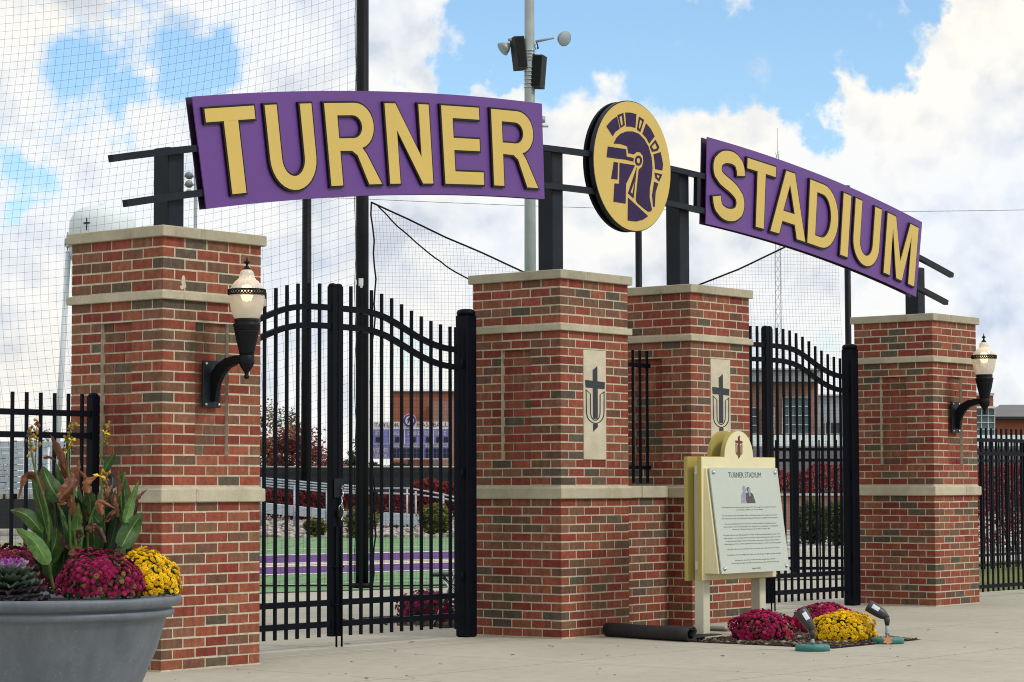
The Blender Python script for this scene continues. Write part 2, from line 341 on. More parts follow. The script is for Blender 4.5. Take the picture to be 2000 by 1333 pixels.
# ------------------------------------------------------------------ brick masonry
def brick_col():
    k = R.random()
    if k < .31: c = s2l(149, 78, 61)
    elif k < .46: c = s2l(136, 64, 52)
    elif k < .64: c = s2l(151, 89, 68)
    elif k < .80: c = s2l(133, 92, 74)
    elif k < .92: c = s2l(116, 84, 69)
    else: c = s2l(97, 87, 75)
    j = R.uniform(.72, .96)
    return (c[0] * j * .97, c[1] * j * R.uniform(.93, 1.06), c[2] * j * .92)
PW = .927
def course_zs(z0, z1, n):
    h = (z1 - z0) / n
    return [(z0 + i * h + .0125, z0 + (i + 1) * h) for i in range(n)]
def pillar_bricks(mb, z0, z1, n, rec=None, par=0):
    """rec = (s0, s1, zr0, zr1, {face: depth}) panels let into the faces"""
    L = PW; D = .1; J = .0125
    def put(k, s0, s1, d0, d1, za, zb, col):
        if k == 0: a = (s0, s1, d0, d1)
        elif k == 1: a = (L - d1, L - d0, s0, s1)
        elif k == 2: a = (L - s1, L - s0, L - d1, L - d0)
        else: a = (d0, d1, L - s1, L - s0)
        mb.box(a[0], a[1], a[2], a[3], za, zb, 0, col)
    w = (L - D - J - 3 * J) / 4
    for i, (za, zb) in enumerate(course_zs(z0, z1, n)):
        odd = (i + par) % 2
        for k in range(4):
            s = (D + J) if odd else 0.
            for q in range(4):
                a, b = s, s + w; s = b + J
                if odd and q == 3: b = L
                j = R.uniform(-.0012, .0012); zj = R.uniform(-.0020, .0018); zk = R.uniform(-.0018, .0018)
                col = brick_col(); edge = (not odd and q == 0) or (odd and q == 3)
                dj = 0. if edge else R.uniform(-.0012, .0018)
                if rec and zb > rec[2] and za < rec[3] and k in rec[4] and b > rec[0] and a < rec[1]:
                    r0, r1 = rec[0], rec[1]
                    if a < r0 - .02: put(k, a, r0 - .0005, dj, D, za, zb, col)
                    if rec[4][k] is not None and min(b, r1) - max(a, r0) > .025:
                        put(k, max(a, r0) + (.008 if a < r0 else 0), min(b, r1) - (.008 if b > r1 else 0), rec[4][k], D, za, zb, brick_col() if R.random() < .5 else col)
                    if b > r1 + .02: put(k, r1 + .0005, b, dj, D, za, zb, col)
                else: put(k, a + (0 if edge else j), b, dj, D, za + zj, zb + zk, col)
    # mortar body
    e = .0022
    if not rec: mb.box(e, L - e, e, L - e, z0, z1 - .001, 1); return
    z0m, z1m = z0, z1 - .001; r0, r1, q0, q1 = rec[:4]; e2 = .034
    mb.box(e2 + .001, L - e2 - .001, e2 + .001, L - e2 - .001, z0m, z1m, 1)
    for k in range(4):
        sa, sb = (e, L - e) if k % 2 == 0 else (e2, L - e2)
        def mp(s0, s1, za, zb):
            d0, d1 = e, e2
            if k == 0: a = (s0, s1, d0, d1)
            elif k == 1: a = (L - d1, L - d0, s0, s1)
            elif k == 2: a = (L - s1, L - s0, L - d1, L - d0)
            else: a = (d0, d1, L - s1, L - s0)
            mb.box(*a, za, zb, 1)
        mp(sa, r0, z0m, z1m); mp(r1, sb, z0m, z1m); mp(r0, r1, z0m, q0); mp(r0, r1, q1, z1m)
ZL0, ZL1, ZB0, ZB1, ZC0, ZC1 = 1.130, 1.223, 2.502, 2.5576, 2.926, 3.0
LC = s2l(186, 178, 156)
def lime_slab(mb, o, z0, z1, b=.006, joints=(), L=PW, col=LC, slope=0.):
    """slab overhanging by o, split into stones at joints (fractions along x)"""
    xs = [-o] + [j for j in joints] + [L + o]
    for i in range(len(xs) - 1):
        k = R.uniform(.93, 1.05); c = tuple(q * k for q in col)
        mb.bbox(xs[i] + (0 if i == 0 else .003), xs[i + 1] - (0 if i == len(xs) - 2 else .003), -o, L + o, z0, z1, b, 0, c)
        if i: mb.box(xs[i] - .0035, xs[i] + .0035, -o + .003, L + o - .003, z0 + .004, z1 - .004, 1)
    if slope: mb.add([(-o + .02, -o + .02, z1 - .002), (L + o - .02, -o + .02, z1 - .002), (L + o - .02, L + o - .02, z1 - .002), (-o + .02, L + o - .02, z1 - .002),
                      (-.002, -.002, z1 + slope), (L + .002, -.002, z1 + slope), (L + .002, L + .002, z1 + slope), (-.002, L + .002, z1 + slope)],
                     [(0, 1, 5, 4), (1, 2, 6, 5), (2, 3, 7, 6), (3, 0, 4, 7), (4, 5, 6, 7)], 0, col)
UOUT = lambda x: (x - 177) * .001255
def cross_u(fn, mb, sx, sz, d0, d1, m=0, outline=1, stroke=11.):
    """cross standing in a U, given in units of a 1190-high panel; fn(x,z,d)"""
    X = lambda x: (x - 177) * sx; Z = lambda y: (1270 - y) * sz
    c = [(150, 282), (203, 232), (204, 401), (288, 408), (285, 487), (206, 482), (206, 780), (203, 815), (178, 822), (153, 812), (150, 780), (150, 480), (70, 476), (65, 393), (150, 398)]
    mb.shape([[(X(a), Z(b)) for a, b in c]], fn, d0, d1, m)
    tail = [(152, 874), (206, 872), (206, 908), (152, 962)]
    mb.shape([[(X(a), Z(b)) for a, b in tail]], fn, d0, d1, m)
    def uloop(g):
        out = [(70 + g, 492 + g * 1.9), (74 + g, 690)] + [(x, y) for x, y in arcp(178, 745, 104 - g, 126 - g, 180, 0, 14)] + [(282 - g, 690), (284 - g, 507 + g * 1.9), (226 + g, 548 + g * .4), (226 + g, 740)] \
            + [(x, y) for x, y in arcp(178, 745, 48 + g, 83 + g, 0, 180, 12)] + [(130 - g, 740), (130 - g, 545 + g * .4)]
        return out
    def fix(l):  # arcs must open downwards
        return [(X(a), Z(b)) for a, b in l]
    def arcs(g):
        o = [(70 + g, 492 + g * 1.9)] + [(178 - (104 - g) * cos(math.radians(t)), 745 + (128 - g) * sin(math.radians(t))) for t in range(0, 181, 12)] + [(284 - g, 507 + g * 1.9), (228 + g, 548 - g * .2)]
        o += [(178 + (48 + g) * cos(math.radians(t)), 745 + (84 + g) * sin(math.radians(t))) for t in range(0, 181, 12)] + [(130 - g, 545 - g * .2)]
        return o
    mb.shape([[(X(a), Z(b)) for a, b in arcs(0)], [(X(a), Z(b)) for a, b in reversed(arcs(stroke))]], fn, d0, d1, m)
PILLARS = [(0., 0.), (4.367, 0.002), (6.244, .019), (10.821, .182)]
PLAB = ['brick pillar nearest the grey planter, a lit lamp on its front face', 'brick pillar right of the left gate, black cross emblem on its pale panel, fully in view',
        'brick pillar behind the cream memorial sign, its cross emblem partly covered', 'brick pillar farthest back, with the smaller lit lamp and fence at its right']
for i, (pu, pv) in enumerate(PILLARS):
    t = thing('brick_pillar', PLAB[i], 'pillar', (pu, pv, 0), 'brick gate pillars')
    dep = {0: .028, 1: .028, 2: .028, 3: .028}
    if i in (1, 2): dep[0] = None
    rec = (.302, .618, 1.4467, 2.3605, dep)
    a = MB(); pillar_bricks(a, 0, ZL0, 16, par=i); a.build('lower_brickwork', ['brick', 'mortar'], t)
    a = MB(); pillar_bricks(a, ZL1 + .012, ZB0, 18, rec, par=i + 1); a.build('middle_brickwork', ['brick', 'mortar'], t)
    a = MB(); pillar_bricks(a, ZB1, ZC0, 5, par=i); a.build('upper_brickwork', ['brick', 'mortar'], t)
    a = MB(); lime_slab(a, .03, ZL0, ZL1, .007, (.62,) if i % 2 else (.3,), slope=.012); a.build('stone_ledge', ['lime', 'mortar'], t)
    a = MB(); lime_slab(a, .0295, ZB0, ZB1, .005, (.17 + .2 * i,)); a.build('stone_band', ['lime', 'mortar'], t)
    a = MB(); lime_slab(a, .0315, ZC0, ZC1, .005, (.32,), col=tuple(q * .86 for q in LC)); a.build('stone_cap', ['lime', 'mortar'], t)
    a = MB(); g_ = .009; a.box(-g_, PW + g_, -g_, 0, .0, .010); a.box(-g_, 0, 0, PW + g_, 0, .010); a.box(PW, PW + g_, 0, PW + g_, 0, .010); a.build('base_caulk', ['mortar'], t)
    if i == 0:
        a = MB(); rs = random.Random(4)
        for (x_, z_, h_) in ((.185, 2.60, .075), (.19, 2.58, .045), (.172, 2.575, .03)):
            a.shape([[(x_ + .022 * cos(q) * rs.uniform(.7, 1.1), z_ + h_ * .5 + h_ * .5 * sin(q) * rs.uniform(.8, 1.1)) for q in [2 * PI * j / 14 for j in range(14)]]], lambda x, z, d: (x, d, z), -.0025 - .0004 * h_, .001)
        o = a.build('mortar_smear', ['mortar'], t)
    if dep[0] is None:
        a = MB(); a.bbox(.305, .615, -.003, .03, 1.452, 2.357, .003, 0, s2l(200, 192, 170)); p = a.build('emblem_panel', ['lime'], t)
        a = MB(); cross_u(lambda x, z, d: (.46 + x, -.003 - d, 1.452 + z), a, .00122, .000748, .0015, -.004); e = a.build('cross_emblem', ['granite'], p)
        e['label'] = 'black cross standing in an outlined U'
# low wall and grille between the two middle pillars
t = thing('low_brick_wall', 'low brick wall with stone coping between the two middle pillars', 'wall', (5.294, .27, 0))
a = MB(); Lw = .948; W = .38
for i, (za, zb) in enumerate(course_zs(0, ZL0, 16)):
    for s in (0, 1):
        x = -.1 if (i % 2) else 0.
        while x < Lw - .02:
            x0 = max(x, .002); x1 = min(x + .1945, Lw - .002)
            if x1 - x0 > .02:
                if s == 0: a.box(x0, x1, R.uniform(-.001, .001), .1, za, zb, 0, brick_col())
                else: a.box(x0, x1, W - .1, W, za, zb, 0, brick_col())
            x += .207
a.box(.001, Lw - .001, .0022, W - .0022, 0, ZL0 - .001, 1); a.build('brickwork', ['brick', 'mortar'], t)
a = MB(); a.bbox(.004, .52, -.03, W + .03, ZL0, ZL1 + .01, .007, 0, LC); a.bbox(.526, Lw - .035, -.03, W + .03, ZL0, ZL1 + .01, .007, 0, LC); a.build('stone_coping', ['lime'], t)
t = thing('fence_panel', 'short black picket panel standing on the low brick wall', 'fence', (5.30, .46, ZL1 + .015))
for z in (.14, 1.04): a = MB(); a.box(.002, .94, -.012, .012, z, z + .036); a.build('rail', ['black'], t)
for k in range(9): a = MB(); x = .06 + k * .105; a.box(x - .009, x + .009, -.0095, .0095, .02, 1.19); a.build('picket', ['black'], t)

# ------------------------------------------------------------------ gates
def top_profile(x):      # x from the hinge side 0 to the meeting stile 1.47
    X = [0, .063, .182, .3, .418, .537, .656, .775, .9, 1.02, 1.14, 1.27, 1.47]; Zp = [2.540, 2.541, 2.548, 2.565, 2.592, 2.628, 2.671, 2.717, 2.754, 2.777, 2.794, 2.800, 2.803]
    return interp(x, X, Zp)
def rail_profile(x):
    X = [0, .063, .182, .3, .418, .537, .656, .775, .9, 1.02, 1.14, 1.27, 1.47]; Zp = [2.380, 2.380, 2.387, 2.404, 2.433, 2.468, 2.513, 2.556, 2.597, 2.622, 2.636, 2.641, 2.643]
    return interp(x, X, Zp)
def interp(x, X, Y):
    if x <= X[0]: return Y[0]
    for i in range(len(X) - 1):
        if x <= X[i + 1]:
            f = (x - X[i]) / (X[i + 1] - X[i]); f = f
            return Y[i] + (Y[i + 1] - Y[i]) * f
    return Y[-1]
def curved_rail(fz, x0, x1, sgn, ox, h=.045, t=.038):
    a = MB(); n = 28; vs = []
    for i in range(n + 1):
        x = x0 + (x1 - x0) * i / n
        z = (fz(x - .02) + fz(x) + fz(x + .02)) / 3
        X = ox + sgn * x
        vs += [(X, -t / 2, z - h), (X, t / 2, z - h), (X, t / 2, z), (X, -t / 2, z)]
    fs = []
    for i in range(n):
        for k in range(4): fs.append((i * 4 + k, i * 4 + (k + 1) % 4, i * 4 + 4 + (k + 1) % 4, i * 4 + 4 + k))
    fs += [(0, 1, 2, 3), (n * 4 + 3, n * 4 + 2, n * 4 + 1, n * 4)]
    a.add(vs, fs); return a
def gate_leaf(u_hinge, sgn, v, label, W=1.49, rod=True):
    t = thing('gate_leaf', label, 'gate', (u_hinge, v, 0), 'black arched gate leaves')
    a = MB(); a.bbox(min(0, sgn * .045), max(0, sgn * .045), -.024, .024, .07, 2.545, .004); a.build('hinge_stile', ['black'], t)
    e0, e1 = sgn * (W - .062), sgn * (W - .002)
    a = MB(); a.bbox(min(e0, e1), max(e0, e1), -.031, .031, .085, 2.79, .005); a.lathe([(.034, 0), (.034, .012), (.026, .022), (.012, .027), (0, .028)], ((e0 + e1) / 2, 0, 2.785), 12); a.build('meeting_stile', ['black'], t)
    curved_rail(rail_profile, .045, W - .062, sgn, 0).build('upper_rail', ['black'], t, fixn=True)
    curved_rail(lambda x: rail_profile(x) - .143, .045, W - .062, sgn, 0).build('second_rail', ['black'], t, fixn=True)
    for z in (.322, .158):
        a = MB(); x0, x1 = sgn * .045, sgn * (W - .062); a.box(min(x0, x1), max(x0, x1), -.019, .019, z, z + .045); a.build('lower_rail', ['black'], t)
    k = 0
    x = .118
    while x < W - .1:
        zt = top_profile(x); X = sgn * x
        a = MB(); a.box(X - .0105, X + .0105, -.0105, .0105, .085, zt); a.build('picket', ['black'], t); x += .1195; k += 1
    for z in (.45, 1.3, 2.2):
        a = MB(); a.tube([(-sgn * .02, 0, z), (-sgn * .02, 0, z + .08)], .014, 8); a.build('hinge', ['black'], t)
    if rod:
        X = sgn * (W - .03)
        a = MB(); a.tube([(X, -.045, .005), (X, -.045, .93)], .0085, 6); a.build('drop_rod', ['black'], t)
        for z in (.33, .62): a = MB(); a.tube([(X - .028, -.034, z), (X, -.062, z), (X + .028, -.034, z)], .007, 6); a.build('rod_keeper', ['black'], t)
    return t
def gate_post(u, v, label):
    t = thing('gate_post', label, 'gate post', (u, v, 0), 'thick black gate posts')
    a = MB(); a.bbox(-.066, .066, -.066, .066, .0, 2.655, .012); a.build('post', ['black'], t)
    a = MB(); a.lathe([(.078, 0), (.079, .02), (.070, .036), (.045, .046), (0, .050)], (0, 0, 2.655), 24); a.build('post_cap', ['black'], t)
    return t
VG1, VG2 = .80, .985
UM1 = 2.546; UM2 = 8.955
gate_leaf(UM1 + 1.49, -1, VG1, 'right leaf of the left gate, white stadium scoreboard seen through its bars')
gate_leaf(UM1 - 1.49, 1, VG1, 'left leaf of the left gate, next to the pillar with the larger lamp')
gate_leaf(UM2 + 1.49, -1, VG2, 'right leaf of the far gate, beside the farthest pillar')
gate_leaf(UM2 - 1.49, 1, VG2, 'left leaf of the far gate, mostly hidden behind the pillar and memorial sign')
gate_post(UM1 + 1.49 + .11, VG1 + .02, 'thick black post against the left side of the emblem pillar')
gate_post(UM1 - 1.49 - .075, VG1 + .18, 'thick black post behind the nearest pillar')
gate_post(UM2 + 1.49 + .11, VG2 + .02, 'thick black post against the left side of the farthest pillar')
gate_post(UM2 - 1.49 - .11, VG2 + .02, 'thick black post behind the pillar with the memorial sign')
# padlock, chain and latch
t = thing('padlock', 'silver padlock and chain hanging where the left gate leaves meet', 'padlock', (UM1 - .005, VG1 - .04, 1.17))
a = MB(); a.bbox(-.024, .024, -.03, -.008, -.17, -.115, .003); a.build('lock_body', ['letterbk'], t)
a = MB(); a.tube([(-.015, -.02, -.115), (-.015, -.02, -.09), (0, -.02, -.075), (.015, -.02, -.09), (.015, -.02, -.115)], .004, 6); a.build('shackle', ['chrome'], t)
a = MB()
for k in range(9):
    z = .06 - k * .03; x = .022 + .006 * sin(k * 1.3)
    pts = [(x + .010 * cos(q) * (1 if k % 2 else .35), -.022 + .01 * cos(q) * (.35 if k % 2 else 1), z + .019 * sin(q)) for q in [2 * PI * j / 8 for j in range(9)]]
    a.tube(pts, .0032, 5, caps=False)
a.build('chain', ['chrome'], t)
a = MB(); a.bbox(-.055, .06, -.008, -.001, -.02, .13, .003); a.build('latch_plate', ['frame'], t)

# ------------------------------------------------------------------ picket fences
def fence(u0, u1, v, label, cat='fence', pitch=.12, h=1.868, post_at=(), z0=.06, mb_parts=True, group=None, dens=.0095):
    t = thing('picket_fence', label, cat, (u0, v, 0), group)
    L = u1 - u0
    for z in (1.715, 1.565, .10):
        a = MB(); a.box(.0, L, -.016, .016, z, z + .040); a.build('rail', ['black'], t)
    n = int(L / pitch)
    for k in range(n):
        x = .045 + k * pitch
        a = MB(); a.box(x - dens, x + dens, -.0095, .0095, z0, h); a.build('picket', ['black'], t)
    for p in post_at:
        a = MB(); a.bbox(p - .033, p + .033, -.033, .033, 0, h - .01, .004); a.lathe([(.036, 0), (.036, .01), (.025, .02), (0, .024)], (p, 0, h - .012), 12); a.build('fence_post', ['black'], t)
    return t
fence(-1.93, -.073, .575, 'black picket fence joining the nearest pillar, behind the potted cannas', post_at=(1.825,), group='black picket fences')
fence(11.79, 17.2, .76, 'black picket fence running right from the farthest pillar', post_at=(2.4, 4.8), group='black picket fences')

# ------------------------------------------------------------------ arched sign
AC = (5.665, -24.179)
def pol(s, r, y): an = s / 28.2; return (AC[0] + r * sin(an), y, AC[1] + r * cos(an))
t = thing('sign_gantry', 'charcoal steel frame of four posts and two arched rails on the pillars', 'sign frame', (0, 0, 3.0))
off = Vector((0, 0, 3.0))
for (cu, cv) in ((.402, .388), (4.757, .388), (6.645, .408), (11.217, .568)):
    s = math.asin((cu + .075 - AC[0]) / 28.2) * 28.2; zt = pol(s, 28.275, 0)[2]
    a = MB(); a.bbox(cu, cu + .153, cv, cv + .153, 3.0, zt + (.0 if cv < .5 else 0), .006)
    a.bbox(cu - .04, cu + .193, cv - .04, cv + .193, 3.001, 3.012, .002)
    a.build('post', ['frame'], t, loc=None).location = -off
def rail_arc(r, s0, s1, v0, v1, h=.05):
    a = MB(); n = 60; vs = []
    for i in range(n + 1):
        s = s0 + (s1 - s0) * i / n
        vs += [pol(s, r, v0), pol(s, r, v1), pol(s, r + h, v1), pol(s, r + h, v0)]
    fs = []
    for i in range(n):
        for k in range(4): fs.append((i * 4 + k, i * 4 + (k + 1) % 4, i * 4 + 4 + (k + 1) % 4, i * 4 + 4 + k))
    fs += [(0, 1, 2, 3), (n * 4 + 3, n * 4 + 2, n * 4 + 1, n * 4)]
    a.add(vs, fs); return a
for r, nm in ((28.228, 'upper_rail'), (27.912, 'lower_rail')):
    for (s0, s1) in ((-5.85 if r > 28 else -5.78, 5.94 if r > 28 else 5.88),):
        o = rail_arc(r, s0, s1, .336, .386).build(nm, ['frame'], t, fixn=True); o.location = -off
for s in (1.17,):
    a = MB(); vs = [pol(s, 27.962, .34), pol(s + .05, 27.962, .34), pol(s + .05, 27.962, .382), pol(s, 27.962, .382), pol(s, 28.228, .34), pol(s + .05, 28.228, .34), pol(s + .05, 28.228, .382), pol(s, 28.228, .382)]
    a.add(vs, [(0, 3, 2, 1), (4, 5, 6, 7), (0, 1, 5, 4), (1, 2, 6, 5), (2, 3, 7, 6), (3, 0, 4, 7)]); a.build('spacer', ['frame'], t).location = -off
def board(s0, s1, v0, v1, r0=27.82, r1=28.617):
    n = 40
    a = MB(); vs = []
    for i in range(n + 1):
        q = s0 + (s1 - s0) * i / n; vs += [pol(q, r0, v0), pol(q, r0, v1), pol(q, r1, v1), pol(q, r1, v0)]
    fs = [(i * 4 + k, i * 4 + (k + 1) % 4, i * 4 + 4 + (k + 1) % 4, i * 4 + 4 + k) for i in range(n) for k in range(4)] + [(0, 1, 2, 3), (n * 4 + 3, n * 4 + 2, n * 4 + 1, n * 4)]
    a.add(vs, fs); return a
H0, H1 = 27.903, 28.523
def U(x, w): return x
def glyph(c, w, st):
    """outline loops in a box w wide, 1 high (y up); st = stroke width in metres / height .62"""
    k = st
    h = st * 1.0
    if c == 'T': return [[(0, 1), (w, 1), (w, 1 - .155), (w / 2 + k / 2, 1 - .155), (w / 2 + k / 2, 0), (w / 2 - k / 2, 0), (w / 2 - k / 2, 1 - .155), (0, 1 - .155)]]
    if c == 'I': return [[(0, 0), (w, 0), (w, 1), (0, 1)]]
    if c == 'E': return [[(0, 0), (w, 0), (w, .16), (k, .16), (k, .435), (w * .93, .435), (w * .93, .59), (k, .59), (k, .845), (w * .95, .845), (w * .95, 1), (0, 1)]]
    if c == 'U':
        o = [(0, 1), (0, .36)] + [(w / 2 - w / 2 * cos(math.radians(t)), .36 - .38 * sin(math.radians(t))) for t in range(12, 180, 12)] + [(w, .36), (w, 1), (w - k, 1), (w - k, .36)]
        o += [(w / 2 + (w / 2 - k) * cos(math.radians(t)), .36 - .215 * sin(math.radians(t))) for t in range(12, 180, 12)] + [(k, .36), (k, 1)]
        return [o]
    if c == 'R':
        o = [(0, 0), (0, 1), (w * .58, 1)] + [(w * .58 + w * .34 * sin(math.radians(t)), .72 + .28 * cos(math.radians(t))) for t in range(15, 160, 14)] + [(w * .66, .45), (w * .74, .37), (w, 0), (w - k * 1.12, 0), (w * .56, .36), (w * .46, .415), (k, .42), (k, 0)]
        hl = [(k, .85), (w * .52, .85)] + [(w * .52 + (w * .40 - k) * sin(math.radians(t)), .71 + .14 * cos(math.radians(t))) for t in range(18, 170, 18)] + [(w * .52, .57), (k, .57)]
        return [o, hl[::-1]]
    if c == 'N':
        return [[(0, 0), (0, 1), (k * 1.02, 1), (w - k, .33), (w - k, 1), (w, 1), (w, 0), (w - k * 1.02, 0), (k, .67), (k, 0)]]
    if c == 'A':
        m_ = w / 2
        o = [(0, 0), (m_ - k * .56, 1), (m_ + k * .56, 1), (w, 0), (w - k * 1.12, 0), (w - k * 1.12 - w * .075, .21), (k * 1.12 + w * .075, .21), (k * 1.12, 0)]
        # align: inner triangle
        hl = [(w * .335, .37), (w * .665, .37), (m_, .81)]
        return [o, hl[::-1]]
    if c == 'D':
        o = [(0, 0), (0, 1), (w * .46, 1)] + [(w * .46 + w * .54 * sin(math.radians(t)), .5 + .5 * cos(math.radians(t))) for t in range(12, 180, 12)] + [(w * .46, 0)]
        hl = [(k, .845), (w * .44, .845)] + [(w * .44 + (w * .56 - k) * sin(math.radians(t)), .5 + .345 * cos(math.radians(t))) for t in range(12, 180, 12)] + [(w * .44, .155), (k, .155)]
        return [o, hl[::-1]]
    if c == 'M':
        k2 = k * .98
        return [[(0, 0), (0, 1), (k2 * 1.35, 1), (w / 2, .30), (w - k2 * 1.35, 1), (w, 1), (w, 0), (w - k2, 0), (w - k2, .80), (w / 2 + k2 * .46, 0), (w / 2 - k2 * .46, 0), (k2, .80), (k2, 0)]]
    if c == 'S':
        cl = [(.87, .70), (.845, .80), (.76, .885), (.64, .925), (.48, .93), (.32, .905), (.19, .84), (.13, .745), (.16, .65), (.27, .58), (.42, .535), (.57, .495), (.72, .44), (.84, .36), (.875, .26), (.83, .165), (.72, .10), (.57, .07), (.42, .07), (.27, .105), (.165, .18), (.125, .30)]
        # dense smoothing then offset both sides
        P = []
        for i in range(len(cl) - 1):
            for q in range(3):
                p0, p1, p2, p3 = cl[max(i - 1, 0)], cl[i], cl[i + 1], cl[min(i + 2, len(cl) - 1)]; tt = q / 3
                P.append(tuple(.5 * ((2 * p1[d]) + (-p0[d] + p2[d]) * tt + (2 * p0[d] - 5 * p1[d] + 4 * p2[d] - p3[d]) * tt * tt + (-p0[d] + 3 * p1[d] - 3 * p2[d] + p3[d]) * tt ** 3) for d in (0, 1)))
        P.append(cl[-1]); P = [(x * w, y) for x, y in P]
        Lf, Rt = [], []
        for i, p in enumerate(P):
            a_, b_ = P[max(i - 1, 0)], P[min(i + 1, len(P) - 1)]
            dx, dy = b_[0] - a_[0], b_[1] - a_[1]; l = math.hypot(dx, dy); nx, ny = -dy / l, dx / l
            hw = k * .5 * (1. if abs(dx) < abs(dy) else .88)
            Lf.append((p[0] + nx * hw, p[1] + ny * hw)); Rt.append((p[0] - nx * hw, p[1] - ny * hw))
        return [Lf + Rt[::-1]]
def offset_loop(l, d):
    n = len(l); area = sum(l[i][0] * l[(i + 1) % n][1] - l[(i + 1) % n][0] * l[i][1] for i in range(n)) / 2
    sg = 1 if area > 0 else -1; out = []
    for i in range(n):
        p, a_, b_ = l[i], l[i - 1], l[(i + 1) % n]
        d1 = (p[0] - a_[0], p[1] - a_[1]); d2 = (b_[0] - p[0], b_[1] - p[1])
        l1, l2 = math.hypot(*d1) or 1e-9, math.hypot(*d2) or 1e-9
        n1 = (d1[1] / l1, -d1[0] / l1); n2 = (d2[1] / l2, -d2[0] / l2)
        mx, my = n1[0] + n2[0], n1[1] + n2[1]; ml = mx * mx + my * my
        f = 2 / ml if ml > .5 else 2 / .5
        out.append((p[0] + mx * f * d * sg, p[1] + my * f * d * sg))
    return out
def letter(c, s0, s1, st, parent, v, off):
    Hh = H1 - H0; g = glyph(c, (s1 - s0) / Hh, st / Hh)
    g = [[(x * Hh, y * Hh) for x, y in l] for l in g]
    gb = [offset_loop(l, .015) if i == 0 else offset_loop(l, -.014) for i, l in enumerate(g)]
    f = lambda x, z, d: pol(s0 + x, H0 + z, d)
    a = MB(); a.shape(gb, f, v - .021, v); o = a.build('letter', ['letterbk'], parent, fixn=True); o.location = -off; o['label'] = 'gold letter %s with a black edge' % c
    a = MB(); a.shape(g, f, v - .025, v - .0215); a.build('letter_face', ['gold'], o, fixn=True)
def sign(word, s0, s1, spec, label):
    c = pol((s0 + s1) / 2, 27.82, .33); t = thing('sign_board', label, 'sign', c); off = Vector(c)
    board(s0, s1, .325, .334).build('front_panel', ['purple'], t, fixn=True).location = -off
    board(s0 - .0, s1 + .0, .388, .397).build('back_panel', ['purpled'], t, fixn=True).location = -off
    a = MB()
    for ss in (s0 + .25, (s0 + s1) / 2, s1 - .25): a.shape([[(ss, 27.97), (ss + .05, 27.97), (ss + .05, 28.22), (ss, 28.22)]], lambda x, z, d: pol(x, z, d), .336, .386)
    a.build('mounting_bracket', ['frame'], t).location = -off
    for (c_, a_, b_, st) in spec: letter(c_, a_, b_, st, t, .325, off)
sign('TURNER', -5.05, -1.105, [('T', -4.972, -4.480, .142), ('U', -4.371, -3.883, .122), ('R', -3.745, -3.172, .130), ('N', -3.075, -2.563, .120), ('E', -2.413, -1.928, .130), ('R', -1.798, -1.218, .130)], 'purple arched sign board reading TURNER in gold letters')
sign('STADIUM', 1.292, 5.185, [('S', 1.362, 1.882, .128), ('T', 1.915, 2.396, .136), ('A', 2.34, 2.958, .135), ('D', 2.998, 3.536, .132), ('I', 3.610, 3.750, .13), ('U', 3.838, 4.338, .125), ('M', 4.458, 5.082, .125)], 'purple arched sign board reading STADIUM in gold letters')
# round emblem
EC = Vector((5.792, .325, 4.017)); t = thing('round_emblem_sign', 'round gold sign with purple helmet emblem between the two boards', 'sign', EC)
a = MB(); ER = .567
def disc(mb, r, y0, y1, m=0, n=64, smooth=False):
    vs = [(r * cos(2 * PI * k / n), y0, r * sin(2 * PI * k / n)) for k in range(n)] + [(r * cos(2 * PI * k / n), y1, r * sin(2 * PI * k / n)) for k in range(n)]
    mb.add(vs, [tuple(range(n)), tuple(range(2 * n - 1, n - 1, -1))], m)
    mb.add(vs, [(k, n + k, n + (k + 1) % n, (k + 1) % n) for k in range(n)], m, smooth=True)
disc(a, ER + .006, -.018, .02); a.build('rim', ['frame'], t, fixn=True)
a = MB(); disc(a, ER - .002, -.024, -.0185); a.build('gold_face', ['gold'], t, fixn=True)
a = MB(); disc(a, ER + .004, .062, .09); a.build('back_disc', ['black'], t, fixn=True)
a = MB(); disc(a, .2, .0205, .0615); a.build('hub', ['black'], t, fixn=True)
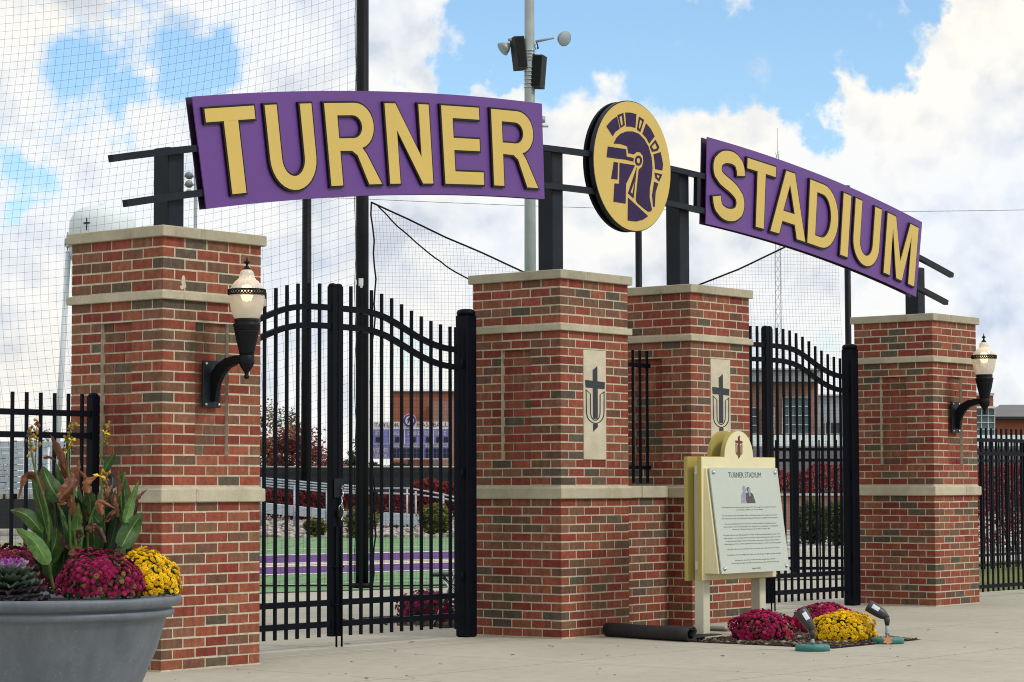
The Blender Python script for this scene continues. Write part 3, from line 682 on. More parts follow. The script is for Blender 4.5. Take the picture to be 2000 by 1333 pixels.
CR = {'c1': [[(550, 370), (570, 345), (600, 315), (628, 297), (648, 388), (615, 412), (597, 443)]],
      'c2': [[(632, 287), (675, 270), (686, 362), (655, 382)], [(646, 302), (665, 288), (673, 356), (659, 366)]],
      'c3': [[(690, 267), (730, 268), (772, 280), (765, 382), (735, 372), (698, 372)]],
      'c4': [[(792, 298), (830, 322), (802, 412), (777, 394)], [(799, 318), (817, 331), (799, 390), (789, 383)]],
      'c5': [[(845, 348), (880, 390), (908, 445), (868, 498), (848, 458), (818, 425)]],
      'c6': [[(914, 470), (943, 525), (930, 552), (890, 560), (873, 520)], [(912, 492), (928, 526), (920, 538), (897, 542), (886, 520)]],
      'c7': [[(900, 578), (952, 562), (963, 610), (970, 655), (965, 698), (912, 688), (908, 630)]],
      'c8': [[(908, 714), (965, 728), (942, 780), (915, 755)], [(922, 729), (947, 737), (937, 760), (926, 748)]],
      'c9': [[(905, 783), (935, 795), (915, 860), (908, 970), (897, 965), (890, 880)]],
      'h': [[(604, 498), (625, 455), (655, 425), (700, 408), (745, 408), (790, 425), (830, 465), (862, 520), (885, 600), (892, 680), (885, 760), (872, 830), (870, 900), (888, 990), (880, 1002), (860, 1005), (820, 975), (780, 940), (768, 915), (775, 840), (790, 692), (815, 670), (825, 630), (822, 590), (800, 562), (775, 560), (755, 578), (712, 570), (705, 518), (650, 500)]],
      'r': [[(788 + 26 * cos(q * PI / 10), 625 + 38 * sin(q * PI / 10)) for q in range(20)], [(788 + 13 * cos(q * PI / 8), 625 + 21 * sin(q * PI / 8)) for q in range(16)]],
      'v': [[(560, 520), (695, 540), (700, 595), (752, 605), (750, 632), (690, 617), (552, 600)]], 'n': [[(605, 635), (635, 640), (632, 765), (585, 760)]],
      'f': [[(648, 642), (762, 660), (695, 800), (692, 945), (602, 930), (610, 795), (645, 797)]], 't': [[(775, 675), (762, 800), (752, 905), (710, 868)], [(764, 765), (744, 874), (729, 860)]],
      'b': [[(710, 900), (860, 1038), (820, 1065), (770, 1078), (708, 1070)]]}
def emb2d(x, y):
    p = onV(1040 + x * .2626, 150 + y * .2626, .30); return (p.x - EC.x, p.z - EC.z)
EMB = {k: [[emb2d(*p) for p in l] for l in ls] for k, ls in CR.items()}
for grp, nm in (((['c%d' % i for i in range(1, 10)]), 'crest'), (['h', 'r'], 'helmet_dome'), (['v', 'n', 'f', 't', 'b'], 'helmet_face')):
    a = MB()
    for k in grp: a.shape(EMB[k], lambda x, z, d: (x, d, z), -.0275, -.0235)
    a.build(nm, ['navy'], t, fixn=True)

# ------------------------------------------------------------------ wall lamps
def wall_lamp(u, v, label):
    t = thing('wall_lamp', label, 'lamp', (u, v, 0), 'lit wall lamps on the pillars'); K = .000885; AX = -.35
    Zc = lambda y: 2.803 - (y - 75) * K
    def lat(pr, n=28, ribs=0): a = MB(); a.lathe([(r * K, Zc(y)) for r, y in reversed(pr)], (0, AX, 0), n, ribs=ribs); return a
    a = MB(); a.bbox(-.084, .084, -.018, -.001, 1.777, 2.10, .003); p = a.build('wall_plate', ['plate'], t)
    for x in (-.06, .06):
        for z in (1.80, 2.078): a = MB(); a.tube([(x, -.017, z), (x, -.028, z)], .010, 8); a.build('bolt', ['chrome'], p)
    # curved arm: a deep flat rib sweeping from plate to collar
    path = [(-.02, 1.82, .045), (-.025, 1.90, .05), (-.05, 1.97, .05), (-.10, 2.035, .045), (-.17, 2.078, .036), (-.25, 2.096, .030), (-.315, 2.10, .028)]
    a = MB(); vs = []
    for i, (y, z, w) in enumerate(path):
        q0 = path[max(i - 1, 0)]; q1 = path[min(i + 1, len(path) - 1)]; ty, tz = q1[0] - q0[0], q1[1] - q0[1]; l = math.hypot(ty, tz); ny, nz = tz / l, -ty / l
        for sx in (-.018, .018): vs.append((sx, y + ny * w, z + nz * w)); vs.append((sx, y - ny * w, z - nz * w))
    fs = []
    for i in range(len(path) - 1):
        b = i * 4
        for (p_, q_) in ((0, 1), (1, 3), (3, 2), (2, 0)): fs.append((b + p_, b + q_, b + 4 + q_, b + 4 + p_))
    fs += [(0, 1, 3, 2), (len(path) * 4 - 4, len(path) * 4 - 3, len(path) * 4 - 1, len(path) * 4 - 2)]
    a.add(vs, fs); a.build('curved_arm', ['lamp'], t, fixn=True)
    lat([(0, 1024), (16, 1020), (21, 1003), (15, 988), (18, 972), (36, 948), (56, 912), (60, 900), (60, 842), (56, 838)]).build('collar', ['lamp'], t)
    lat([(54, 838), (58, 815), (68, 770), (82, 715), (92, 660), (95, 650)], 32, .03).build('fluted_cup', ['lamp'], t)
    lat([(95, 652), (99, 640), (99, 628), (107, 612), (104, 600), (92, 592), (96, 580), (96, 562), (88, 560)]).build('cup_rim', ['lamp'], t)
    def rib(pr):
        out = []
        for i in range(len(pr) - 1):
            (r0, y0), (r1, y1) = pr[i], pr[i + 1]; n = max(1, int(abs(y1 - y0) / 7))
            for q in range(n):
                f = q / n; out.append((r0 + (r1 - r0) * f + (3.2 if (len(out) % 2) else -2.4), y0 + (y1 - y0) * f))
        out.append(pr[-1]); return out
    lat(rib([(88, 562), (100, 548), (112, 520), (124, 470), (132, 420), (137, 379)]), 48, .012).build('lower_globe', ['globe'], t)
    lat(rib([(135, 333), (120, 316), (104, 292), (88, 272), (66, 255), (58, 235), (52, 210), (44, 192), (30, 182)]), 48, .012).build('upper_globe', ['globe'], t)
    a = MB(); rr = 142 * K; z0, z1 = Zc(378), Zc(334); n = 72
    for zz in (z0, z1 - .006):
        a.lathe([(rr, zz), (rr + .003, zz), (rr + .003, zz + .006), (rr, zz + .006), (rr, zz)], (0, AX, 0), 48)
    for k in range(36):
        a1 = 2 * PI * k / 36
        for dd in (-1, 1):
            pts = [((rr + .001) * cos(a1 + dd * e), AX + (rr + .001) * sin(a1 + dd * e), z) for e, z in ((.0, z0 + .003), (.085, (z0 + z1) / 2), (.0, z1 - .003))]
            a.tube(pts, .0042, 4, smooth=False)
    b = a.build('pierced_band', ['lamp'], t)
    a = MB(); a.lathe([(137 * K, z0), (138 * K, z1)], (0, AX, 0), 40); a.build('band_glass', ['globe'], b)
    lat([(30, 184), (29, 174), (20, 166), (9, 150), (10, 138), (24, 127), (22, 120), (8, 112), (5, 95), (0, 73)]).build('finial', ['lamp'], t)
    a = MB(); a.lathe([(0, 2.49), (.03, 2.50), (.042, 2.53), (.042, 2.57), (.03, 2.60), (0, 2.61)], (0, AX, 0), 16); a.build('bulb', ['bulb'], t)
wall_lamp(.444, 0, 'lit wall lamp on the nearest pillar, ribbed globe and black iron bracket')
wall_lamp(11.265, .182, 'lit wall lamp on the farthest pillar, at the right edge of the picture')

# ------------------------------------------------------------------ memorial sign
t = thing('memorial_sign', 'cream memorial sign on two posts with arched top and pale plaque', 'sign', (4.96, -.965, 0)); off = Vector((4.96, -.965, 0))
for x in (4.917, 5.735):
    a = MB(); a.bbox(x, x + .09, -1.012, -.922, -.0, 1.35, .005); a.build('post', ['cream2'], t).location = -off
MU0, MU1, MZ0, MZ1, MAC, MAR = 4.835, 5.925, .476, 1.470, 5.378, .212
def mboard(g=0.):
    return [(MU0 + g, MZ0 + g), (MU1 - g, MZ0 + g), (MU1 - g, MZ1 - g), (MAC + MAR - g * .5, MZ1 - g)] + [(MAC + (MAR - g) * cos(math.radians(q)), MZ1 + .002 + (MAR - g) * sin(math.radians(q))) for q in range(8, 180, 9)] + [(MAC - MAR + g * .5, MZ1 - g), (MU0 + g, MZ1 - g)]
for (d0, d1, nm) in ((-1.050, -1.014, 'front_board'), (-.920, -.884, 'back_board')):
    a = MB(); a.shape([mboard()], lambda x, z, d: (x, d, z), d0, d1); a.shape([mboard(.005)], lambda x, z, d: (x, d, z), d0 - .003, d0 + .002, 1) if nm == 'front_board' else None
    o = a.build(nm, ['mustard', 'cream'], t, fixn=True); o.location = -off
a = MB(); cross_u(lambda x, z, d: (MAC + x, d, 1.375 + z), a, .00046, .00026, -1.056, -1.0525, stroke=17.); a.build('cross_emblem', ['maroon'], t, fixn=True).location = -off
for z in (.60, 1.36): a = MB(); a.bbox(4.845, 4.919, -1.013, -.98, z - .035, z + .035, .003); a.build('hinge_plate', ['cream2'], t).location = -off
# slanted lectern box with plaque
xl, xr, zt, zb = 4.955, 5.975, 1.385, .517; yt, yb = -1.082, -1.195
xl0, xl1 = onV(1383.3, 914, yt).x, onV(1408, 1121.5, yb).x; zt = onV(1383.3, 914, yt).z; zb = onV(1408, 1121.5, yb).z
xr0, xr1 = onV(1516.2, 915.3, yt).x, onV(1540, 1114, yb).x
xl = (xl0 + xl1) / 2; xr = (xr0 + xr1) / 2
a = MB(); vs = [(xl - .02, -1.053, zb + .002), (xr - .01, -1.053, zb + .002), (xr - .01, yb + .012, zb + .002), (xl - .02, yb + .012, zb + .002), (xl - .02, -1.053, zt - .004), (xr - .01, -1.053, zt - .004), (xr - .01, yt + .012, zt - .004), (xl - .02, yt + .012, zt - .004)]
a.add(vs, [(0, 1, 2, 3), (4, 7, 6, 5), (0, 4, 5, 1), (1, 5, 6, 2), (2, 6, 7, 3), (3, 7, 4, 0)]); a.build('sloped_box', ['cream'], t, fixn=True).location = -off
nrm = Vector((0, -(zt - zb), -(yt - yb) * 1.)).normalized(); nrm = Vector((0, -(zt - zb), (yt - yb))).normalized()
nrm = Vector((0, -1, 0)) * cos(.13) + Vector((0, 0, 1)) * sin(.13)
def pl(x, h, d):          # x from the left, h 0 bottom..1 top
    return Vector((xl + x * (xr - xl), yb + (yt - yb) * h, zb + (zt - zb) * h)) + nrm * d
a = MB(); vs = [pl(x, h, d) for d in (0, .010) for x, h in ((0, 0), (1, 0), (1, 1), (0, 1))]
a.add(vs, [(3, 2, 1, 0), (4, 5, 6, 7), (0, 1, 5, 4), (1, 2, 6, 5), (2, 3, 7, 6), (3, 0, 4, 7)]); pq = a.build('plaque', ['plaque'], t, fixn=True); pq.location = -off
W_, H_ = xr - xl, math.hypot(zt - zb, yt - yb)
for x, h in ((.045, .045), (.955, .045), (.045, .955), (.955, .955)):
    a = MB(); p0 = pl(x, h, .010); a.tube([p0, p0 + nrm * .008, p0 + nrm * .014, p0 + nrm * .018], [.016, .015, .010, .003], 10); a.build('standoff_bolt', ['chrome'], pq)
fn = lambda x, z, d: tuple(pl(x / W_, z / H_, .0115))
a = MB(); text_mb(a, 'TURNER STADIUM', fn, width=W_ * .48, height=H_ * .052, cx=W_ * .50, y0=H_ * .905)
a.build('plaque_title', ['ink'], pq)
LINES = [(0.612, .80, 'The football and soccer stadium opened in August 1977. The seating lot to complete the stadium'), (0.588, .40, 'was donated in 2002 by the Turner family'),
         (0.534, .80, 'He, who played four years of football at Taylor, was the starting center in the inaugural season games'), (0.507, .82, 'and career years. He was a four-time Hoosier Buckeye All-Conference and NAIA All-District player.'),
         (0.455, .76, 'He is a successful businessman and served for 12 years as a member of the Indiana House of'), (0.428, .80, 'Representatives, where he was the Speaker Pro Tempore. He was recognized as a Distinguished'), (0.403, .56, 'Alumnus for Professional Achievement by the Alumni Council in 2007.'),
         (0.349, .83, 'He and his wife have been lifelong supporters of Taylor University including the athletic programs. For'), (0.321, .83, 'many decades, he was a founding member of the Taylor University Marketing Foundation and served'), (0.292, .79, 'on the University Athletic Hall of Fame board for several years. Parents of four children,'), (0.265, .84, 'who graduated with honors, all four graduated from Taylor and were involved in the athletic programs.'),
         (0.216, .77, 'He and his wife have committed their lives to their faith, their family and service to others.'), (0.162, .80, 'This dedication also acknowledges other families who made the generous gifts to continue the legacy.'),
         (0.110, .60, 'And those who wait on the Lord shall renew their strength; they shall mount'), (0.083, .70, 'up with wings like eagles they shall run and not be weary they shall walk and not faint'), (0.029, .12, 'Isaiah 40:31')]
a = MB()
for h, w, s in LINES: text_mb(a, s, fn, width=W_ * w, height=H_ * .0155, cx=W_ * .505, y0=H_ * h)
a.build('plaque_text', ['ink'], pq)
a = MB()
P2 = lambda l: [[(W_ * x, H_ * y) for x, y in l]]
sh = lambda x, z, d: tuple(pl(x / W_, z / H_ - .075, .0105 + d))
a.shape(P2([(.40, .735), (.405, .80), (.43, .835), (.445, .845), (.44, .885), (.46, .905), (.48, .90), (.49, .86), (.485, .845), (.50, .83), (.51, .735)]), sh, .0008, 0, 0)
a.shape(P2([(.485, .735), (.47, .765), (.485, .83), (.52, .84), (.50, .86), (.505, .885), (.535, .89), (.55, .86), (.55, .84), (.585, .82), (.61, .735)]), sh, .0018, 0, 1)
a.shape(P2([(.525, .80), (.545, .80), (.552, .875), (.515, .875)]), sh, .0026, 0, 0)
a.build('portrait_print', ['inkg', 'inkd'], pq, fixn=True)

# ------------------------------------------------------------------ rolled mat
t = thing('rolled_mat', 'rolled black rubber mat lying beside the memorial sign post', 'mat', (4.9, -.05, 0))
a = MB(); n = 40; vs = []; prof = []
for i in range(n + 1):                                   # spiral cross-section in the x-z plane
    q = i / n; an = -PI / 2 - q * 2 * PI * 1.7; r = .058 - .016 * q
    prof.append((r * cos(an) * 1.05, .060 + r * sin(an)))
prof = [(.20, .004), (.12, .006), (.05, .003)] + prof
inner = [(x * .88 if i > 3 else x, z + .005 if i <= 3 else .060 + (z - .060) * .88) for i, (x, z) in enumerate(prof)]
K_ = len(prof)
def mv(x, z, s):      # s 0..1 along the roll
    flap = max(0, x - .03) * (1 if s > .5 else .25)
    return (-.02 - .19 * s + min(x, .03) + flap * 1.1, -.02 - .97 * s - flap * .9, z + .003 * sin(s * 9) + flap * .16 + (.02 if flap else 0) * s)
for s in [i / 8 for i in range(9)]:
    vs += [mv(x, z, s) for x, z in prof] + [mv(x, z, s) for x, z in inner]
fs = []
for j in range(8):
    b = j * 2 * K_
    for i in range(K_ - 1):
        fs.append((b + i, b + i + 1, b + 2 * K_ + i + 1, b + 2 * K_ + i)); fs.append((b + K_ + i, b + K_ + i + 1, b + 3 * K_ + i + 1, b + 3 * K_ + i))
for b in (0, 8 * 2 * K_):
    for i in range(K_ - 1): fs.append((b + i, b + i + 1, b + K_ + i + 1, b + K_ + i))
a.add(vs, fs, smooth=True); a.build('mat_sheet', ['rubber'], t, fixn=True)

# ------------------------------------------------------------------ flowers
def mum(loc, rad, hgt, cols, label, n=330, bs=.024, sp=1.14, zlo=-.46, group='potted mums', seed=1, name='chrysanthemum', center=None, rings=2):
    rr = random.Random(seed); t = thing(name, label, 'flower', loc, group)
    a = MB(); b = MB()
    # foliage: many small leaf faces under the blossoms
    for k in range(900):
        an = rr.uniform(0, 2 * PI); el = math.asin(rr.uniform(-.25, .98)); q = rr.uniform(.6, 1.0)
        d = Vector((cos(el) * cos(an), cos(el) * sin(an), max(sin(el), -.25)))
        p = Vector((d.x * rad * q, d.y * rad * q, max(.01, hgt * .32 + d.z * hgt * .68 * q)))
        s = rr.uniform(.012, .022); ax = Vector((rr.gauss(0, 1), rr.gauss(0, 1), rr.gauss(0, 1))).normalized(); bx = ax.cross(d).normalized() if ax.cross(d).length > .1 else Vector((1, 0, 0))
        g = rr.uniform(.6, 1.5); c = (.045 * g, .075 * g, .028 * g)
        a.add([p - ax * s, p + bx * s * .5, p + ax * s, p - bx * s * .5], [(0, 1, 2, 3)], 0, c)
    a.build('foliage', ['attr'], t)
    pts = []
    tries = 0
    while len(pts) < n and tries < n * 30:
        tries += 1
        an = rr.uniform(0, 2 * PI); z = rr.uniform(zlo, 1.); el = math.asin(z)
        if z < .12 and rr.random() < .45 + .5 * noise.noise(Vector((an * 3, z * 5, seed))): continue
        bump = 1 + .24 * noise.noise(Vector((cos(an) * 2 + seed, sin(an) * 2, z * 2)))
        d = Vector((cos(el) * cos(an), cos(el) * sin(an), sin(el)))
        p = Vector((d.x * rad * bump, d.y * rad * bump, hgt * .32 + d.z * hgt * .68 * bump))
        if p.z < .02: continue
        if any((p - q).length < bs * sp for q, _ in pts): continue
        pts.append((p, Vector((d.x / rad, d.y / rad, d.z / (hgt * .66))).normalized()))
    for p, d in pts:
        d = (d + Vector((rr.gauss(0, .22), rr.gauss(0, .22), rr.gauss(0, .22)))).normalized()
        ax = d.orthogonal().normalized(); ay = d.cross(ax); s = bs * rr.uniform(.8, 1.15)
        c0 = cols[rr.randrange(len(cols))]; g = rr.uniform(.8, 1.2); ph = rr.uniform(0, 6); fade = rr.random()
        for ring in range(rings):
            np_ = 11 - ring * 3; R0 = s * (1. - .36 * ring); up = s * (.16 + .34 * ring)
            gg = g * (1. + .12 * ring); c = (c0[0] * gg, c0[1] * gg, c0[2] * gg) if fade > .02 else (.30 * gg, .14 * gg, .06 * gg)
            for k in range(np_):
                q = ph + 2 * PI * (k + ring * .5) / np_; w = PI / np_ * .95
                e = ax * cos(q) + ay * sin(q); f = -ax * sin(q) + ay * cos(q)
                b.add([p + d * up * .25, p + e * R0 * .65 + f * R0 * w * .75 + d * up, p + e * R0 + d * up * .75, p + e * R0 * .65 - f * R0 * w * .75 + d * up], [(0, 1, 2, 3)], 0, c)
        cc = center or (c0[0] * 1.2, c0[1] * 1.2, c0[2] * 1.2)
        b.add([p + d * s * .55] + [p + d * s * .38 + (ax * cos(q) + ay * sin(q)) * s * .34 for q in [2 * PI * j / 6 for j in range(6)]], [(0, 1 + j, 1 + (j + 1) % 6) for j in range(6)], 0, cc)
    b.build('blossoms', ['petal'], t)
    return t
MAG = [(.34, .012, .085), (.26, .010, .065), (.42, .020, .11), (.30, .015, .05)]
YEL = [(.83, .56, .008), (.78, .46, .005), (.85, .62, .02)]
mq = lambda x, y: tuple(gz(x, y))
mum(mq(1489, 1252), .25, .232, MAG, 'magenta mum mound in front of the memorial sign posts', seed=3, n=620)
mum(mq(1612, 1235), .275, .232, MAG, 'magenta mum mound behind the yellow one in the ground bed', seed=4, n=600)
mum(mq(1647, 1254), .247, .23, YEL, 'yellow mum mound at the front corner of the ground bed', seed=5, n=640, bs=.023, center=(.62, .30, .004))
mum((5.72, 2.65, .0), .26, .27, [(.20, .006, .05), (.26, .010, .06)], 'magenta mum seen low through the right leaf of the left gate', seed=6, n=200)
mum((6.15, 2.95, .0), .24, .25, [(.20, .006, .05), (.26, .010, .06)], 'second magenta mum inside the gate, behind the first one', seed=7, n=150)

# ------------------------------------------------------------------ bowl planter with cannas
PD = 10.7; pc = pt(102, 1165, PD); PC = Vector((pc.x, pc.y, 0)); RZ = pc.z
t = thing('planter', 'large grey bowl planter with a double rolled rim at bottom left', 'planter', PC)
prof = [(.22, 0), (.255, .004), (.29, .10), (.335, .22), (.398, .38), (.458, .52), (.498, RZ - .098), (.504, RZ - .092), (.524, RZ - .088), (.534, RZ - .074), (.532, RZ - .058), (.519, RZ - .052), (.519, RZ - .046), (.546, RZ - .042), (.562, RZ - .026), (.566, RZ - .008), (.560, RZ + .002), (.540, RZ + .004), (.522, RZ - .004), (.515, RZ - .03)]
a = MB(); a.lathe(prof, n=96); a.f.pop(); a.m.pop(); a.c.pop(); a.sm.pop(); a.build('bowl', ['planter'], t)
a = MB(); a.lathe([(.516, RZ - .035), (.3, RZ - .02), (0., RZ - .015)], n=40); a.build('potting_soil', ['soil'], t)
def inpot(x, D): p = pt(x, 1150, D); return (p.x, p.y, RZ - .03)
MAG2 = [(.25, .008, .065), (.16, .006, .042), (.33, .016, .095), (.20, .010, .045)]
mum(inpot(197, 10.42), .180, .225, MAG2, 'magenta mum at the front of the grey planter', seed=8, n=520, bs=.0145, sp=1.3, zlo=-.1)
mum(inpot(282, 10.68), .155, .225, YEL, 'yellow mum at the right rim of the grey planter', seed=9, n=560, bs=.0140, sp=1.18, zlo=-.15, center=(.60, .30, .004))
mum(inpot(32, 11.0), .20, .235, MAG2, 'magenta mum behind the ornamental cabbage in the planter', seed=10, n=400, sp=1.25, zlo=-.1, bs=.018)
# ornamental cabbage
cp = inpot(18, 10.36); t = thing('ornamental_cabbage', 'frilly ornamental cabbage with a purple heart at the left edge of the planter', 'plant', cp)
rr = random.Random(5)
def frill(mb, c, n, r0, r1, z0, z1, col, col2, wav, w):
    for k in range(n):
        an = 2 * PI * (k + rr.uniform(-.2, .2)) / n; vs = []; NU, NV = 10, 4
        for j in range(NV + 1):
            f = j / NV; r = r0 + (r1 - r0) * f; z = z0 + (z1 - z0) * f
            for i in range(NU + 1):
                g = (i / NU - .5) * 2; aa = an + g * w * (.5 + .5 * sin(f * PI * .6 + .3)) / max(r, .02) * .5
                wv = wav * f * f * sin(g * 11 + k * 2.1)
                rad = r * (1 - .12 * g * g * f)
                vs.append((c[0] + rad * cos(aa), c[1] + rad * sin(aa), c[2] + z + wv - .02 * g * g * f))
        cc = lambda q: tuple(col[d] + (col2[d] - col[d]) * q for d in range(3))
        for j in range(NV):
            fs = [(j * (NU + 1) + i, j * (NU + 1) + i + 1, (j + 1) * (NU + 1) + i + 1, (j + 1) * (NU + 1) + i) for i in range(NU)]
            o = len(mb.v)
            if j == 0: mb.add(vs, fs, 0, cc(j / 3), True); base = o
            else:
                for f_ in fs: mb.f.append(tuple(q + base for q in f_)); mb.m.append(0); mb.c.append(cc(j / 3)); mb.sm.append(True)
a = MB()
for i, (n_, r0, r1, z0, z1, wv) in enumerate([(10, .03, .175, .03, .045, .010), (10, .03, .165, .05, .085, .010), (10, .025, .15, .07, .115, .009), (9, .02, .13, .09, .145, .008), (9, .02, .105, .11, .170, .008)]):
    frill(a, (0, 0, 0), n_, r0, r1, z0, z1, (.05, .085, .055), ((.075, .05, .075) if i < 2 else (.10, .14, .105)), wv, .12)
a.build('outer_leaves', ['attr'], t)
a = MB(); frill(a, (0, 0, 0), 9, .015, .082, .14, .195, (.40, .10, .45), (.55, .42, .55), .007, .07); frill(a, (0, 0, 0), 9, .01, .062, .16, .205, (.36, .06, .42), (.45, .14, .50), .006, .06); frill(a, (0, 0, 0), 7, .005, .035, .17, .207, (.35, .05, .42), (.40, .09, .48), .004, .04)
a.build('purple_heart', ['attr'], t)

# cannas
def catmull(P, n=14):
    out = []
    for i in range(len(P) - 1):
        p0, p1, p2, p3 = P[max(i - 1, 0)], P[i], P[i + 1], P[min(i + 2, len(P) - 1)]
        for q in range(n):
            t_ = q / n
            out.append(tuple(.5 * ((2 * p1[d]) + (-p0[d] + p2[d]) * t_ + (2 * p0[d] - 5 * p1[d] + 4 * p2[d] - p3[d]) * t_ * t_ + (-p0[d] + 3 * p1[d] - 3 * p2[d] + p3[d]) * t_ ** 3) for d in range(len(p1))))
    out.append(tuple(P[-1])); return out
CS = .2775 * PD / FPX
def cpos(x, y, dz=0.): return pt(x * .2775, 800 + y * .2775, PD + dz)
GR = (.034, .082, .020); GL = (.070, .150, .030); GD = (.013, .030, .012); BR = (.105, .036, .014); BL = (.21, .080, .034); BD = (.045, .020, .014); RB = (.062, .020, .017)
def leaf(par, pts, wpx, col, seed, dz=0., fold=.30):
    wpx *= (.86 if col in (BR, BL, BD, RB) else 1.22)
    rr = random.Random(seed)
    d1 = dz; P = [(x, y, d1 + (i - 1) * rr.uniform(-.05, .06)) for i, (x, y) in enumerate(pts)]
    C = catmull(P, 7); W = [cpos(*c) for c in C]; n = len(W) - 1; w = wpx * CS * .5
    vs = []; cols = []
    view = (FW0 + RT * rr.uniform(-.5, .5) + Vector((0, 0, rr.uniform(-.3, .3)))).normalized()
    GS = [-1, -.66, -.33, -.055, .055, .33, .66, 1]; NU = 7
    for i, p in enumerate(W):
        f = i / n; tg = (W[min(i + 1, n)] - W[max(i - 1, 0)]).normalized(); sd = tg.cross(view)
        sd = sd.normalized() if sd.length > .05 else RT; nm = sd.cross(tg).normalized()
        irr = 1 + (.22 * sin(i * 2.7 + seed) + .12 * sin(i * 5.1) if col in (BR, BL, BD, RB) else .03 * sin(i * 2.3 + seed))
        wd = irr * w * 2.5 * (max(f, .004) ** .6) * (max(1 - f, .0) ** 1.1) * 1.12
        for j in range(NU + 1):
            g = GS[j]
            vs.append(p + sd * (wd * g) + nm * (abs(g) ** 1.3 * wd * fold * (1.6 if col in (BR, BL, BD, RB) else 1.) + wd * (.22 if col in (BR, BL, BD, RB) else .09) * sin(f * 9 + g * 3 + seed)))
    a = MB(); a.v = [tuple(v) for v in vs]
    brown = col in (BR, BL, BD, RB)
    for i in range(n):
        f = i / n
        for j in range(NU):
            c = col; k = 1.
            if j == 3: c, k = ((.15, .25, .06) if col != GD else (.06, .11, .03), 1.) if not brown else (col, .7)
            vein = 1 + .10 * ((i + j) % 2)
            if not brown and abs(j - 3) > 2 and f > .45 and rr.random() < .3: c = BR
            if not brown and f > .88 and seed % 2: c = BR
            if brown and rr.random() < .12: c = BL
            a.f.append((i * (NU + 1) + j, i * (NU + 1) + j + 1, (i + 1) * (NU + 1) + j + 1, (i + 1) * (NU + 1) + j)); a.m.append(0); a.c.append(tuple(q * k * vein for q in c)); a.sm.append(True)
    o = a.build('leaf', ['cannaleaf'], par, loc=None); o.location = -Vector(par.location)
    if brown: o['label'] = 'withered brown leaf'
    return o
def stem(par, pts, wpx, col, dz=0.):
    C = catmull([(x, y, dz) for x, y in pts], 6); W = [cpos(*c) for c in C]; w = wpx * CS * .5
    a = MB(); a.tube(W, [w * (1 - .5 * i / len(W)) for i in range(len(W))], 7, 0, col); a.build('stem', ['cannaleaf'], par).location = -Vector(par.location)
def bloom(par, x, y, size, seed, dz=0., col=(.80, .62, .02)):
    rr = random.Random(seed); c = cpos(x, y, dz); a = MB()
    for k in range(6):
        d = (RT * rr.gauss(0, .8) + Vector((0, 0, 1)) * rr.gauss(.5, .6) - FW0 * rr.uniform(0, .8)).normalized(); s = size * CS * rr.uniform(.8, 1.2); sd = d.orthogonal().normalized()
        a.add([c, c + d * s * .5 + sd * s * .22, c + d * s + Vector((0, 0, -s * .15)), c + d * s * .5 - sd * s * .22], [(0, 1, 2, 3)], 0, tuple(q * rr.uniform(.85, 1.1) for q in col), True)
    a.build('flower', ['petal'], par).location = -Vector(par.location)
def buds(par, pts, seed, dz=0.):
    rr = random.Random(seed); a = MB()
    C = catmull([(x, y, dz) for x, y in pts], 8)
    for i, c in enumerate(C):
        if i % 1: continue
        p = cpos(*c) + RT * rr.uniform(-.016, .016) + Vector((0, 0, rr.uniform(-.005, .005)))
        col = rr.choice([(.16, .17, .05), (.20, .09, .05), (.30, .22, .05), (.12, .06, .04), (.5, .25, .03)]); s = rr.uniform(.005, .010)
        a.lathe([(0, -s), (s * .8, -s * .4), (s * .8, s * .4), (0, s * 1.3)], p, 6, 0, col)
    a.build('seed_buds', ['petal'], par).location = -Vector(par.location)
def canna(x, label): p = cpos(x, 1280); return thing('canna_plant', label, 'plant', (p.x, p.y, RZ - .02), 'canna plants in the grey planter')
A = canna(340, 'leftmost canna in the planter, drooping brown leaf and two seed spikes')
leaf(A, [(300, 640), (250, 500), (175, 480), (125, 640)], 95, BR, 2, -.05); leaf(A, [(340, 640), (280, 500), (262, 430)], 90, BR, 21, -.02)
leaf(A, [(345, 920), (290, 700), (225, 475)], 90, GR, 3, -.08); leaf(A, [(300, 870), (190, 745), (70, 708)], 95, GR, 4, -.1)
leaf(A, [(340, 1090), (240, 930), (110, 838)], 105, GL, 6, -.16); leaf(A, [(345, 1080), (385, 950), (400, 830)], 100, GR, 8, -.12)
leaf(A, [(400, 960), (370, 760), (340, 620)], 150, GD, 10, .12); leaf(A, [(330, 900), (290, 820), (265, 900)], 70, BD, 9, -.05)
stem(A, [(385, 1295), (345, 1085), (345, 900), (330, 700), (240, 400), (205, 160)], 24, GL, -.1); stem(A, [(350, 900), (270, 520), (250, 400), (262, 90)], 14, (.09, .11, .04), -.04)
buds(A, [(212, 330), (196, 210), (205, 120)], 3, -.1); buds(A, [(258, 280), (262, 180), (268, 70)], 4, -.04)
B = canna(490, 'tall canna left of centre in the planter, brown pointed leaves above green ones')
leaf(B, [(425, 640), (345, 520), (298, 395)], 135, GR, 12, -.03); leaf(B, [(480, 520), (420, 330), (355, 175)], 95, BR, 13, .02); leaf(B, [(465, 640), (420, 500), (390, 370)], 60, GR, 14, .04)
leaf(B, [(420, 650), (500, 520), (495, 430)], 115, BR, 15, -.08); leaf(B, [(300, 342), (350, 338), (400, 362)], 26, BR, 16, .0); leaf(B, [(500, 980), (480, 860), (425, 730)], 60, GR, 18, -.06)
leaf(B, [(560, 960), (570, 760), (600, 590)], 130, GD, 20, .1); leaf(B, [(510, 990), (450, 900), (415, 850)], 80, BD, 23, -.02); leaf(B, [(480, 1020), (530, 985), (600, 985)], 60, BR, 24, -.12)
